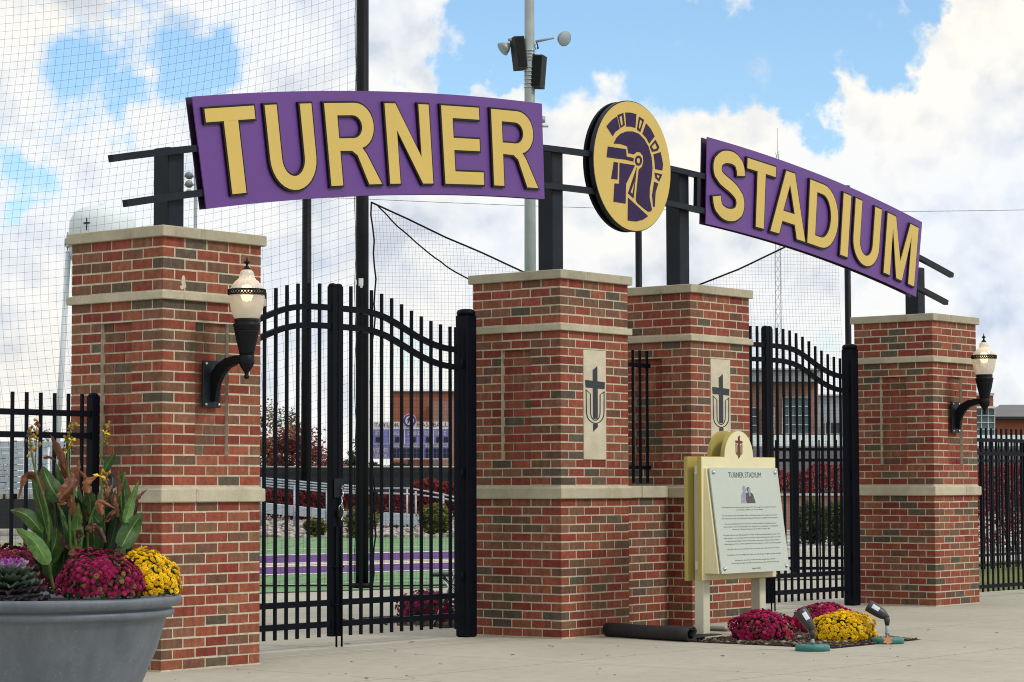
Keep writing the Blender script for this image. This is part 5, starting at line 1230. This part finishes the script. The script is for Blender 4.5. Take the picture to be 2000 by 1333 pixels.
flatbox(bw, 'wall', 'stonefar', 1598, 1700, 772, gy(165), 165., 15); flatbox(bw, 'roof_edge', 'white', 1598, 1702, 770, 773, 164.7, 15.6); window(bw, 1612, 1640, 825, 848, 165., 3, 1, 'glassdark')
# buildings at the right edge
t = thing('glass_tower_building', 'brick and glass stair tower just right of the farthest pillar', 'building', base_at(1920, 190.))
w = bwall(t, 'wall', 'fbrick', 1860, 1940, 772, 190., 15); window(t, 1866, 1943, 799, 852, 189.5, 6, 4); flatbox(t, 'roof_edge', 'white', 1858, 1945, 794, 797.5, 188.8, 3); flatbox(t, 'top_fascia', 'stonefar', 1858, 1942, 768, 773, 189.5, 16)
t = thing('brick_building', 'long brick building with grey roof at the right edge', 'building', base_at(1990, 240.))
bwall(t, 'wall', 'fbrick', 1938, 2200, 818, 240., 30); L1 = Vector(t.location)
a = MB(); c = [pt(x, y, D) - L1 for x, y, D in ((1936, 819, 239), (2202, 819, 239), (2202, 802, 246), (1936, 802, 246), (1953, 791, 252), (2202, 790, 252))]
a.add(c, [(0, 1, 2, 3)]); a.add([c[3], c[2], c[5], c[4]], [(0, 1, 2, 3)]); a.add([c[4], c[5], c[5] + FW0 * 20 - Z * 3, c[4] + FW0 * 20 - Z * 3], [(0, 1, 2, 3)]); a.build('roof', ['roof'], t)
flatbox(t, 'eave', 'screen', 1936, 2202, 814, 819, 238.9, 1)
# far pavement / parked low wall behind right fences
t = thing('block_wall', 'low brown block wall behind the far gate', 'wall', base_at(1560, 62.))
flatbox(t, 'wall', 'fbrick2', 1430, 1700, 968, gy(62.), 62., .4); flatbox(t, 'coping', 'stonefar', 1428, 1702, 964, 968.5, 61.9, .6)
t = thing('long_wall', 'lavender grey garden wall beyond the fences at right', 'wall', base_at(1750, 110.))
flatbox(t, 'wall', 'roof', 1380, 2300, 872, gy(110.), 110., .4); flatbox(t, 'panel_band', 'tank', 1380, 2300, 850, 872.5, 110.1, .3)
# inner fence behind the far gate and right fence
ib = base_at(1500, 33.5)
def vfence(x0, x1, D, label, grp='black picket fences', n=None, D1=None):
    D1 = D1 or D; p0, p1 = base_at(x0, D), base_at(x1, D1); L = (p1 - p0).length; d = (p1 - p0).normalized()
    t = thing('picket_fence', label, 'fence', p0, grp, math.atan2(d.y, d.x))
    for z in (1.72, 1.57, .22, .08): a = MB(); a.box(0, L, -.016, .016, z, z + .04); a.build('rail', ['black'], t)
    k = 0
    while .04 + k * .12 < L:
        x = .04 + k * .12; a = MB(); a.box(x - .0095, x + .0095, -.0095, .0095, .04, 1.87); a.build('picket', ['black'], t); k += 1
    k = 0.3
    while k < L: a = MB(); a.bbox(k - .035, k + .035, -.035, .035, 0, 1.88, .004); a.build('fence_post', ['black'], t); k += 2.0
vfence(1510, 1700, 33.5, 'black inner fence seen through the far gate'); vfence(1880, 2060, 34., 'black inner fence behind the fence at the right edge', D1=37.)
vfence(1400, 1475, 33.5, 'short black inner fence glimpsed behind the middle pillars') if False else None

# vegetation
def tree(loc, h, cr, trunk_h, cols, label, name='tree', seed=1, n=1600, ls=.22, dens=9, cat='tree', group=None, flat=.85):
    rr = random.Random(seed); t = thing(name, label, cat, loc, group)
    a = MB(); a.tube([(0, 0, 0), (.05, 0, trunk_h), (.0, .1, h * .75)], [cr * .09, cr * .06, cr * .02], 9)
    for k in range(9):
        q = rr.uniform(0, 2 * PI); z = trunk_h * rr.uniform(.7, 1.6); e = Vector((cos(q) * cr * .7, sin(q) * cr * .7, min(h * .9, z + cr * rr.uniform(.4, 1.))))
        a.tube([(0, 0, z), tuple(e * .5 + Vector((0, 0, z * .5 + .1))), tuple(e)], [cr * .04, cr * .025, cr * .008], 5)
    a.build('trunk', ['bark'], t)
    b = MB(); cz = (h + trunk_h * .6) / 2; hz = (h - trunk_h * .6) / 2
    cl = []
    for k in range(dens * 5):
        q = rr.uniform(0, 2 * PI); el = math.asin(rr.uniform(-1, 1)); rr_ = rr.uniform(.35, .95)
        cl.append((Vector((cos(el) * cos(q) * cr * rr_, cos(el) * sin(q) * cr * rr_, cz + sin(el) * hz * rr_ * flat)), rr.uniform(.16, .34) * cr, cols[rr.randrange(len(cols))], rr.uniform(.65, 1.3)))
    for k in range(n):
        c, r, col, g = cl[rr.randrange(len(cl))]; d = Vector((rr.gauss(0, 1), rr.gauss(0, 1), rr.gauss(0, .8))).normalized() * r * rr.uniform(.5, 1.1); p = c + d
        if p.z < .05: continue
        ax = Vector((rr.gauss(0, 1), rr.gauss(0, 1), rr.gauss(0, .6))).normalized(); bx = ax.orthogonal().normalized(); s = ls * rr.uniform(.6, 1.3); g2 = g * rr.uniform(.75, 1.25)
        b.add([p - ax * s, p + bx * s * .6, p + ax * s, p - bx * s * .6], [(0, 1, 2, 3)], 0, tuple(q_ * g2 for q_ in col))
    b.build('crown', ['attr'], t); return t
def shrub(loc, w, h, cols, label, seed, n=1400, ls=.035, cat='shrub', group=None, box=None, name='shrub'):
    rr = random.Random(seed); t = thing(name, label, cat, loc, group, YAW if box else 0.)
    a = MB()
    for k in range(n):
        if box:
            x = rr.uniform(-box / 2, box / 2); hh = h * (1 + .16 * noise.noise(Vector((x * .9, seed, 0))) + .10 * noise.noise(Vector((x * 3., seed, 2)))); y = rr.uniform(-w / 2, w / 2); z = hh * (rr.random() ** .6); p = Vector((x, y, z))
        else:
            d = Vector((rr.gauss(0, 1), rr.gauss(0, 1), rr.gauss(0, 1))).normalized(); q = rr.uniform(.6, 1.) * (1 + .42 * noise.noise(d * 2.2 + Vector((seed, 0, 0)))); p = Vector((d.x * w / 2 * q, d.y * w / 2 * q, h * .5 + d.z * h * .5 * q))
        if p.z < .01: continue
        ax = (Vector((rr.gauss(0, .7), rr.gauss(0, .7), rr.gauss(.6, .7)))).normalized(); bx = ax.orthogonal().normalized(); s = ls * rr.uniform(.6, 1.4); g = rr.uniform(.6, 1.35); c = cols[rr.randrange(len(cols))]
        a.add([p - ax * s, p + bx * s * .45, p + ax * s, p - bx * s * .45], [(0, 1, 2, 3)], 0, tuple(q_ * g for q_ in c))
    a.build('foliage', ['attr'], t)
    b = MB()
    for k in range(5):
        x = (k - 2) * .12 * (box or w * .5); b.tube([(x * .4, 0, 0), (x, .02, h * .6)], .015 + .01 * w, 5)
    b.build('stems', ['bark'], t); return t
REDT = [(.16, .030, .028), (.20, .045, .030), (.12, .022, .025), (.22, .075, .035)]; GRT = [(.075, .085, .030), (.10, .10, .04), (.13, .085, .035)]; DKG = [(.022, .035, .014), (.03, .045, .018)]
tree(base_at(572, 175.), 1.226 + (942 - 800) * 175 / FPX, 2.5, 1.2, REDT, 'red autumn tree seen through the left gate leaf', seed=3, n=5200, ls=.13, dens=13)
tree(base_at(535, 230.), 1.226 + (942 - 752) * 230 / FPX, 3.2, 2.4, GRT, 'green and brown tree behind the red tree', seed=5, n=2600, ls=.16, dens=8)
tree(base_at(640, 200.), 1.226 + (942 - 862) * 200 / FPX, 2.1, .8, [(.19, .06, .035), (.22, .09, .04)], 'lower orange red tree right of the red tree', seed=6, n=2200, ls=.12)
tree(base_at(690, 210.), 1.226 + (942 - 838) * 210 / FPX, 1.3, .6, DKG, 'dark narrow evergreen left of the scoreboard', 'evergreen_tree', seed=7, n=2000, ls=.12)
tree(base_at(78, 240.), 1.226 + (942 - 808) * 240 / FPX, 2.0, 1.8, [(.16, .09, .05), (.13, .07, .05)], 'bare brown tree behind the bleachers at left', seed=8, n=900, ls=.14)
tree(base_at(118, 235.), 1.226 + (942 - 850) * 235 / FPX, 1.9, 1.2, [(.10, .07, .05), (.06, .06, .03)], 'low dark tree behind the right end of the bleachers', seed=9, n=1200, ls=.14)
tree(base_at(8, 235.), 1.226 + (942 - 855) * 235 / FPX, 1.8, 1.0, REDT, 'small red tree behind the bleachers at the left edge', seed=10, n=1000, ls=.14)
tree(base_at(470, 235.), 1.226 + (942 - 780) * 235 / FPX, 3.4, 2., GRT, 'olive tree hidden mostly behind the nearest pillar', seed=12, n=1800, ls=.16)
hb = thing('clipped_hedge', 'dark green hedge strip under the baseball scoreboard', 'hedge', base_at(770, 225.))
def hedge_box(x0, x1, ytop, D, cols, label, seed, n, ls, w=1.0, name='hedge', grp=None):
    p0, p1 = base_at(x0, D), base_at(x1, D); c = (p0 + p1) / 2; h = 1.226 + (942 - ytop) * D / FPX
    return shrub(c, w, h, cols, label, seed, n, ls, 'hedge', grp, box=(p1 - p0).length, name=name)
bpy.data.objects.remove(hb)
hedge_box(722, 805, 896, 222., DKG, 'dark green hedge strip under the baseball scoreboard', 21, 3000, .16, name='green_hedge')
RH = [(.16, .012, .016), (.11, .010, .014), (.20, .022, .022), (.07, .012, .014)]
hedge_box(500, 700, 948, 92., RH, 'dark red hedge behind the ramp rails, left stretch', 22, 5000, .07, name='red_hedge', grp='red hedges beyond the field')
hedge_box(700, 800, 950, 92., RH, 'low dark red hedge behind the ramp posts, middle stretch', 27, 3000, .06, name='red_hedge', grp='red hedges beyond the field')
hedge_box(800, 930, 932, 94., [(.20, .02, .02), (.14, .014, .016), (.24, .04, .025)], 'brighter red hedge behind the ramp rails, right stretch', 23, 6000, .08, name='red_hedge', grp='red hedges beyond the field')
RB2 = [(.24, .012, .022), (.17, .010, .018), (.30, .02, .03), (.10, .012, .015)]
hedge_box(1470, 1700, 903, 66., RB2, 'red burning bushes behind the far gate', 24, 5500, .055, w=1.3, name='red_hedge', grp='red hedges beyond the field')
hedge_box(1880, 2110, 903, 46., RB2, 'red burning bushes behind the fence at the right edge', 25, 9000, .035, w=1.3, name='red_hedge', grp='red hedges beyond the field')
SG = [(.15, .16, .03), (.10, .12, .025), (.20, .19, .04)]
for (x, y0, y1, w_, D, lb, sd) in ((617, 1010, 1042, 42, 61., 'small golden green shrub left of the gate meeting stiles', 31), (706, 985, 1040, 66, 60., 'round golden green shrub around the thick net pole', 32), (850, 978, 1034, 66, 62., 'larger golden green shrub at the right of the ramp end', 33)):
    h = (y1 - y0) * D / FPX; shrub(base_at(x, D), w_ * D / FPX, h * 1.1, SG, lb, sd, 5200, .042, 'shrub', 'golden green shrubs on the gravel')
for (x, D, lb, sd) in ((1585, 50., 'dark green shrub behind the far gate, left one', 34), (1640, 49., 'dark green shrub behind the far gate, right one', 35)):
    shrub(base_at(x, D), .75, .95, [(.08, .11, .025), (.05, .075, .02)], lb, sd, 4000, .04, 'shrub', 'dark green shrubs behind the far gate')
# windscreen fence across the background
t = thing('windscreen_fence', 'long black screened fence beyond the ramp', 'fence', base_at(700, 122.))
flatbox(t, 'screen', 'screen', 300, 1120, 914, gy(122.), 122., .06); a = MB()
for k in range(24):
    p = pt(300 + k * 36, 942, 121.7) - Vector(t.location); a = MB(); a.tube([(p.x, p.y, 0), (p.x, p.y, 2.05)], .045, 6); a.build('fence_post', ['polebk'], t)
a = MB(); a.tube([pt(300, 912.5, 121.8) - Vector(t.location), pt(1120, 912.5, 121.8) - Vector(t.location)], .05, 6); a.build('top_pipe', ['galv'], t)
# ramp with aluminium rails
RD_ = 74.; t = thing('access_ramp', 'aluminium handrailed ramp crossing behind the left gate', 'ramp', base_at(690, RD_)); LR = Vector(t.location)
def rp(x, y, D=RD_): return pt(x, y, D) - LR
def rails(pts_l, name, r=.026, D=RD_):
    for pts in pts_l: a = MB(); a.tube([rp(x, y, D) for x, y in pts], r, 7); a.build(name, ['alu'], t)
rails([[(430, 925), (510, 934), (620, 944), (720, 952)], [(430, 930), (510, 939), (620, 949), (720, 957)], [(430, 935), (510, 944), (620, 954), (720, 962)], [(430, 941), (510, 949), (620, 959), (720, 966)]], 'handrail')
rails([[(706, 955), (760, 954), (800, 954), (850, 963), (900, 974)], [(706, 964), (760, 964), (812, 966), (860, 973), (910, 983)]], 'handrail', D=RD_ - 1)
a = MB(); c = [rp(430, 974), rp(700, 1003), rp(800, 1021), rp(800, 1026), rp(700, 1018), rp(430, 996)]; a.add(c + [q + FW0 * 1.3 for q in c], [(0, 1, 2, 3, 4, 5), (11, 10, 9, 8, 7, 6)] + [(i, i + 6, (i + 1) % 6 + 6, (i + 1) % 6) for i in range(6)]); a.build('ramp_deck', ['alu'], t, fixn=True)
a = MB(); c = [rp(748, 1002, RD_ - 1.5), rp(815, 1006, RD_ - 1.5), rp(820, 1026, RD_ - 1.5), rp(748, 1022, RD_ - 1.5)]; a.add(c + [q + FW0 * 1.2 for q in c], [(0, 1, 2, 3), (7, 6, 5, 4)] + [(i, i + 4, (i + 1) % 4 + 4, (i + 1) % 4) for i in range(4)]); a.build('landing', ['alu'], t, fixn=True)
for x, y in ((510, 934), (575, 948), (638, 958), (744, 954), (762, 955), (795, 955), (812, 960), (866, 964)):
    a = MB(); g = gz(x, 942 + 1.226 * FPX / RD_ + 1); a.tube([rp(x, y), Vector((rp(x, y).x, rp(x, y).y, 0))], .032, 6); a.build('rail_post', ['alu'], t)
# bleachers at the left
BL_ = 64.; t = thing('bleachers', 'silver aluminium bleachers beyond the picket fence at left', 'bleachers', base_at(40, BL_)); LB = Vector(t.location)
for k in range(9):
    y = 965 - k * 11.5; D = BL_ + k * .7
    a = MB(); c = [pt(x, yy, D) - LB for x, yy in ((-330, y), (300, y), (300, y - 10.4), (-330, y - 10.4))]; a.add(c + [q + FW0 * .28 for q in c], [(0, 1, 2, 3), (7, 6, 5, 4)] + [(i, i + 4, (i + 1) % 4 + 4, (i + 1) % 4) for i in range(4)]); a.build('seat_plank', ['alu'], t, fixn=True)
flatbox(t, 'front_skirt', 'screen', -330, 300, 975, gy(BL_) + .5, BL_ - .3, .1)
for x in (-60, 22, 48, 95, 132): a = MB(); a.tube([pt(x, 875, BL_ + 2) - LB, pt(x, 968, BL_ - .2) - LB], .03, 6); a.build('handrail', ['white'], t)
fdl = base_at(27, 200.); t = rpole(fdl, .3, .25, 5.2, 'polebk', 'far_post', 'dark far post behind the bleachers', 'pole')

# ------------------------------------------------------------------ ground sheets
def sheet(name, pts, z, matn, kind='structure', th=0):
    a = MB(); a.add([(x, y, z) for x, y in pts], [tuple(range(len(pts)))]); return struct(a.build(name, [matn], None, fixn=False), kind)
def G2(x, y): p = gz(x, y); return (p.x, p.y)
sheet('ground', [(-900, -900), (1800, -900), (1800, 1800), (-900, 1800)], -.016, 'farground')
def FL(s, d2):   # field frame: s along the lines, d2 across
    return (s * .971 + d2 * .239 * 1., -s * .239 + d2 * .971)
# turf boundary follows the walk
sheet('turf_field', [FL(-60, 10.15), FL(3., 10.15), FL(10, 10.05), FL(13.2, 9.9), FL(33, 37.5), FL(-60, 37.5)], -.008, 'turf')
sheet('concrete_plaza', [(-40, -40), (40, -40), (40, 1.0), (34, 8), FL(24, 22), FL(13.3, 9.9), FL(10, 10.05), FL(3., 10.15), FL(-60, 10.15)][:], 0., 'concrete')
sheet('concrete_walk', [FL(13.3, 9.9), FL(24, 22), (60, 8), (90, 40), (70, 70), FL(34, 45), FL(33, 37.5)], -.004, 'concrete')
sheet('gravel_bed', [FL(-60, 37.5), FL(60, 37.5), FL(70, 60), FL(-60, 60)], -.012 + .004, 'gravel')
def band(name, d0, d1, s0, s1, matn, z=-.004): sheet(name, [FL(s0, d0), FL(s1, d0), FL(s1, d1), FL(s0, d1)], z, matn)
band('field_line', 15.15, 15.4, -20, 20, 'fwhite'); band('purple_band', 15.4, 18.1, -20, 21, 'fpurple'); band('field_line', 18.1, 18.45, -20, 21, 'fwhite'); band('tan_band', 18.45, 18.85, -20, 21, 'tan'); band('field_line', 18.85, 19.1, -20, 21, 'fwhite'); band('tan_band', 19.1, 19.5, 5, 18, 'tan'); band('field_line', 19.5, 19.75, -20, 22, 'fwhite'); band('purple_band', 19.75, 23.7, -20, 24, 'fpurple'); band('field_line', 23.7, 24.1, -20, 24, 'fwhite'); band('field_line', 27.2, 27.4, -20, 25, 'fwhite')
band('field_line', 12.0, 12.08, -20, 14, 'fwhite')
sheet('grass_verge', [G2(1898, 1157), G2(2040, 1149), G2(2300, 1135), G2(2300, 1088), G2(2040, 1093), G2(1898, 1098)], .004, 'grass')
sheet('white_joint_filler', [(1.2, .372), (5.2, .378), (5.2, .384), (1.2, .384)], .0035, 'fwhite')
sheet('soil_edge', [FL(-10, 9.95), FL(3., 9.95), FL(10, 9.85), FL(13., 9.7), FL(13.1, 9.9), FL(10, 10.05), FL(3, 10.15), FL(-10, 10.15)], .004, 'soil')
a = MB(); a.bbox(6.0, 6.65, -.50, -.12, 0, .045, .02); struct(a.build('concrete_curb', ['concrete']))
# mulch bed: bumpy sheet with chips and stones
rr = random.Random(9); a = MB(); nx, ny = 26, 40; X0, X1, Y0, Y1 = 4.68, 6.02, -2.36, -.95
def bz(x, y): e = min(x - X0, X1 - x, y - Y0, Y1 - y); return .004 + max(0, min(.016, e * .2)) * (.6 + .7 * noise.noise(Vector((x * 9, y * 9, 1))))
a.add([(X0 + (X1 - X0) * i / nx, Y0 + (Y1 - Y0) * j / ny, bz(X0 + (X1 - X0) * i / nx, Y0 + (Y1 - Y0) * j / ny)) for j in range(ny + 1) for i in range(nx + 1)], [(j * (nx + 1) + i, j * (nx + 1) + i + 1, (j + 1) * (nx + 1) + i + 1, (j + 1) * (nx + 1) + i) for j in range(ny) for i in range(nx)], 0, (1, 1, 1), True)
for k in range(1500):
    x, y = rr.uniform(X0 + .01, X1 - .01), rr.uniform(Y0 + .01, Y1 - .01); z = bz(x, y) + .004; q = rr.uniform(0, PI); s = rr.uniform(.008, .024); w = rr.uniform(.004, .009)
    c = rr.choice([(.05, .03, .02), (.09, .055, .035), (.03, .02, .016), (.16, .12, .085)]) ; d = Vector((cos(q), sin(q), rr.uniform(-.3, .3))); e = Vector((-sin(q), cos(q), rr.uniform(-.4, .4))); p = Vector((x, y, z))
    a.add([p - d * s - e * w, p + d * s - e * w, p + d * s + e * w, p - d * s + e * w, p + Vector((0, 0, .006))], [(0, 1, 4), (1, 2, 4), (2, 3, 4), (3, 0, 4)], 1, c)
for k in range(150):
    x, y = rr.uniform(X0 + .02, X1 - .02), rr.uniform(Y0 + .02, Y1 - .02); s = rr.uniform(.010, .026); c = rr.choice([(.32, .28, .22), (.22, .18, .14), (.16, .13, .11), (.4, .36, .3)])
    a.lathe([(0, -s * .3), (s * .8, -s * .1), (s, s * .2), (s * .6, s * .5), (0, s * .6)], (x, y, bz(x, y)), 7, 1, c, True, rr.uniform(0, 3))
struct(a.build('mulch_bed', ['mulch', 'stone']), 'stuff')
# inner planting bed behind the gate
a = MB(); rr = random.Random(12)
a.add([(4.95, 1.75, .006), (6.7, 1.75, .006), (6.9, 3.35, .006), (5.75, 3.5, .006)], [(0, 1, 2, 3)])
for k in range(500):
    x, y = rr.uniform(5.0, 6.8), rr.uniform(1.8, 3.3); p = Vector((x, y, .01)); d = Vector((rr.gauss(0, 1), rr.gauss(0, 1), .5)).normalized() * .03; e = d.orthogonal() * .4
    a.add([p - d, p + e, p + d, p - e], [(0, 1, 2, 3)], 1, rr.choice([(.06, .05, .02), (.10, .05, .03), (.05, .09, .03), (.20, .08, .04)]))
struct(a.build('inner_bed', ['mulch', 'attr']), 'stuff')
# gravel stones on the slope beyond the field
a = MB(); rr = random.Random(13)
for k in range(2600):
    s_ = rr.uniform(20, 50); x = rr.uniform(490, 910); y = rr.uniform(1019, 1050); p = gz(x, y); s = rr.uniform(.04, .11)
    c = rr.choice([(.36, .32, .30), (.26, .22, .20), (.45, .41, .38), (.16, .13, .12)])
    a.lathe([(s, -.02), (s * .9, s * .5), (0, s * .8)], (p.x, p.y, .0), 6, 0, c, False, rr.uniform(0, 2))
struct(a.build('gravel_stones', ['stone']), 'stuff')
a = MB(); rr = random.Random(14)
for k in range(500):
    x = rr.choice([rr.uniform(1495, 1655), rr.uniform(1905, 2040)]); y = rr.uniform(1060, 1076) if x < 1700 else rr.uniform(1066, 1074); p = gz(x, y); s = rr.uniform(.03, .09); c = rr.choice([(.5, .48, .45), (.36, .34, .32), (.6, .58, .55)])
    a.lathe([(s, -.02), (s * .9, s * .5), (0, s * .8)], (p.x, p.y, .0), 6, 0, c, False, rr.uniform(0, 2))
struct(a.build('pale_stones', ['stone']), 'stuff')

# ------------------------------------------------------------------ world and light
SUN_EL, SUN_DIR = math.radians(42), Vector((.22, -1., 0)).normalized()
w = bpy.data.worlds.new('World'); sc.world = w; w.use_nodes = True; nt = w.node_tree
bg = nt.nodes['Background']; bg.inputs['Strength'].default_value = .1
sky = nt.nodes.new('ShaderNodeTexSky'); sky.sky_type = 'NISHITA'; sky.sun_disc = False; sky.sun_elevation = SUN_EL
sky.sun_rotation = math.atan2(SUN_DIR.x, SUN_DIR.y); sky.air_density = 1.; sky.dust_density = .6; sky.ozone_density = 1.5
tc = nt.nodes.new('ShaderNodeTexCoord'); DIR = tc.outputs['Generated']
lk = nt.links.new
def mth(op, a, b=None, c=None, clamp=False):
    n = nt.nodes.new('ShaderNodeMath'); n.operation = op; n.use_clamp = clamp
    for i, v in enumerate((a, b, c)):
        if v is None: continue
        if hasattr(v, 'links'): lk(v, n.inputs[i])
        else: n.inputs[i].default_value = v
    return n.outputs[0]
def fbm(vec, scale, detail, rough=.55, dist=0.):
    n = nt.nodes.new('ShaderNodeTexNoise'); n.inputs['Scale'].default_value = scale; n.inputs['Detail'].default_value = detail; n.inputs['Roughness'].default_value = rough; n.inputs['Distortion'].default_value = dist
    lk(vec, n.inputs['Vector']); return n.outputs['Fac']
def vadd(v, off):
    n = nt.nodes.new('ShaderNodeVectorMath'); n.operation = 'ADD'; lk(v, n.inputs[0]); n.inputs[1].default_value = off; return n.outputs[0]
def blob(px_, py_, r, wt=1.):         # soft patch of open sky around one heading
    d = ray(px_, py_).normalized(); n = nt.nodes.new('ShaderNodeVectorMath'); n.operation = 'DISTANCE'; lk(WARP, n.inputs[0]); n.inputs[1].default_value = d
    mr = nt.nodes.new('ShaderNodeMapRange'); mr.interpolation_type = 'SMOOTHSTEP'; lk(n.outputs['Value'], mr.inputs[0]); R_ = r / FPX
    mr.inputs[1].default_value = R_ * (.45 if wt > .99 else .05); mr.inputs[2].default_value = R_ * (1.45 if wt > .99 else 1.6); mr.inputs[3].default_value = wt; mr.inputs[4].default_value = 0.; return mr.outputs[0]
wn = nt.nodes.new('ShaderNodeTexNoise'); wn.inputs['Scale'].default_value = 22; wn.inputs['Detail'].default_value = 8; wn.inputs['Roughness'].default_value = .58; lk(DIR, wn.inputs['Vector'])
sb = nt.nodes.new('ShaderNodeVectorMath'); sb.operation = 'MULTIPLY_ADD'; lk(wn.outputs['Color'], sb.inputs[0]); sb.inputs[1].default_value = (.075,) * 3; lk(vadd(DIR, (-.0375,) * 3), sb.inputs[2]); WARP = sb.outputs[0]
holes = None
for (x, y, r) in ((170, 90, 120), (240, 75, 110), (310, 100, 120), (390, 80, 105), (270, 165, 80), (40, 330, 85), (920, 60, 100), (900, 130, 60), (990, 120, 60), (1080, 30, 150), (1230, 70, 150), (1330, 110, 140), (1450, 130, 130), (1560, 110, 120), (1660, 50, 130), (1730, 110, 95), (1500, 200, 70), (1590, 190, 70), (1560, 10, 160), (1800, 30, 60), (60, 420, 40), (1630, 540, 0.1)):
    if r < 1: continue
    b_ = blob(x, y, r, .97 if x < 700 and y < 400 else .86 if x < 700 else 1.); holes = b_ if holes is None else mth('MAXIMUM', holes, b_)
d1 = fbm(DIR, 9, 8, .6, .0); d2 = fbm(vadd(DIR, (.3, .1, .7)), 30, 10, .60)
dens = mth('ADD', mth('MULTIPLY', d1, .35), mth('MULTIPLY', d2, .65))          # about .5
cov = mth('SUBTRACT', mth('ADD', dens, .17), mth('MULTIPLY', holes, .34))
mask = nt.nodes.new('ShaderNodeMapRange'); mask.interpolation_type = 'SMOOTHSTEP'; lk(cov, mask.inputs[0]); mask.inputs[1].default_value = .40; mask.inputs[2].default_value = .585
# cloud shading: relief of the density towards the sun plus large soft greys
LU = (Z * .010 + RT * .004 - FW0 * .002)
dA = fbm(DIR, 26, 8, .52); dB = fbm(vadd(DIR, tuple(LU)), 26, 8, .52)
rel_ = mth('MULTIPLY', mth('SUBTRACT', dA, dB), 3.0)
soft = fbm(vadd(DIR, (.9, .2, .1)), 11, 4, .5)
edge = nt.nodes.new('ShaderNodeMapRange'); lk(cov, edge.inputs[0]); edge.inputs[1].default_value = .50; edge.inputs[2].default_value = .74; edge.inputs[3].default_value = .16; edge.inputs[4].default_value = -.04
br = mth('ADD', mth('ADD', rel_, mth('MULTIPLY', mth('SUBTRACT', soft, .5), 1.2)), mth('ADD', edge.outputs[0], .68), clamp=True)
rmp = nt.nodes.new('ShaderNodeValToRGB'); lk(br, rmp.inputs[0]); e = rmp.color_ramp.elements
e[0].position = .1; e[0].color = (.66, .71, .80, 1); e[1].position = .85; e[1].color = (1.0, .985, .965, 1); q = e.new(.45); q.color = (.85, .87, .905, 1)
tn = nt.nodes.new('ShaderNodeTexNoise'); tn.inputs['Scale'].default_value = 7; tn.inputs['Detail'].default_value = 3; lk(vadd(DIR, (.5, .8, .2)), tn.inputs['Vector'])
tr_ = nt.nodes.new('ShaderNodeValToRGB'); lk(tn.outputs['Fac'], tr_.inputs[0]); tr_.color_ramp.elements[0].position = .38; tr_.color_ramp.elements[0].color = (.90, .955, 1.03, 1); tr_.color_ramp.elements[1].position = .62; tr_.color_ramp.elements[1].color = (1.03, 1.0, .93, 1)
tm = nt.nodes.new('ShaderNodeMix'); tm.data_type = 'RGBA'; tm.blend_type = 'MULTIPLY'; tm.inputs[0].default_value = 1.; lk(rmp.outputs[0], tm.inputs[6]); lk(tr_.outputs[0], tm.inputs[7])
sc1 = nt.nodes.new('ShaderNodeVectorMath'); sc1.operation = 'SCALE'; lk(tm.outputs[2], sc1.inputs[0]); sc1.inputs['Scale'].default_value = 10.2
sk = nt.nodes.new('ShaderNodeVectorMath'); sk.operation = 'MULTIPLY'; lk(sky.outputs[0], sk.inputs[0]); sk.inputs[1].default_value = (1.45, 1.68, 1.80)
skb = sk.outputs[0]
mx = nt.nodes.new('ShaderNodeMix'); mx.data_type = 'RGBA'; lk(mask.outputs[0], mx.inputs[0]); lk(skb, mx.inputs[6]); lk(sc1.outputs[0], mx.inputs[7])
lk(mx.outputs[2], bg.inputs[0])
sl = bpy.data.lights.new('sun', 'SUN'); sl.energy = 1.65; sl.angle = math.radians(11); sl.color = (1., .95, .88)
so = bpy.data.objects.new('sun', sl); COL.objects.link(so); sd = (SUN_DIR * cos(SUN_EL) + Z * sin(SUN_EL)); so.rotation_euler = sd.to_track_quat('Z', 'Y').to_euler(); so.location = (0, -20, 20)

sc.view_settings.view_transform = 'Standard'; sc.view_settings.look = 'None'; sc.view_settings.exposure = 0.; sc.view_settings.gamma = 1.
sc.cycles.pixel_filter_type = 'BLACKMAN_HARRIS'; sc.cycles.filter_width = 1.05; sc.render.engine = 'CYCLES'; sc.cycles.max_bounces = 6; sc.cycles.transparent_max_bounces = 12; sc.cycles.use_denoising = True; sc.cycles.caustics_reflective = False; sc.cycles.caustics_refractive = False
sc.render.resolution_x = 1024; sc.render.resolution_y = 682
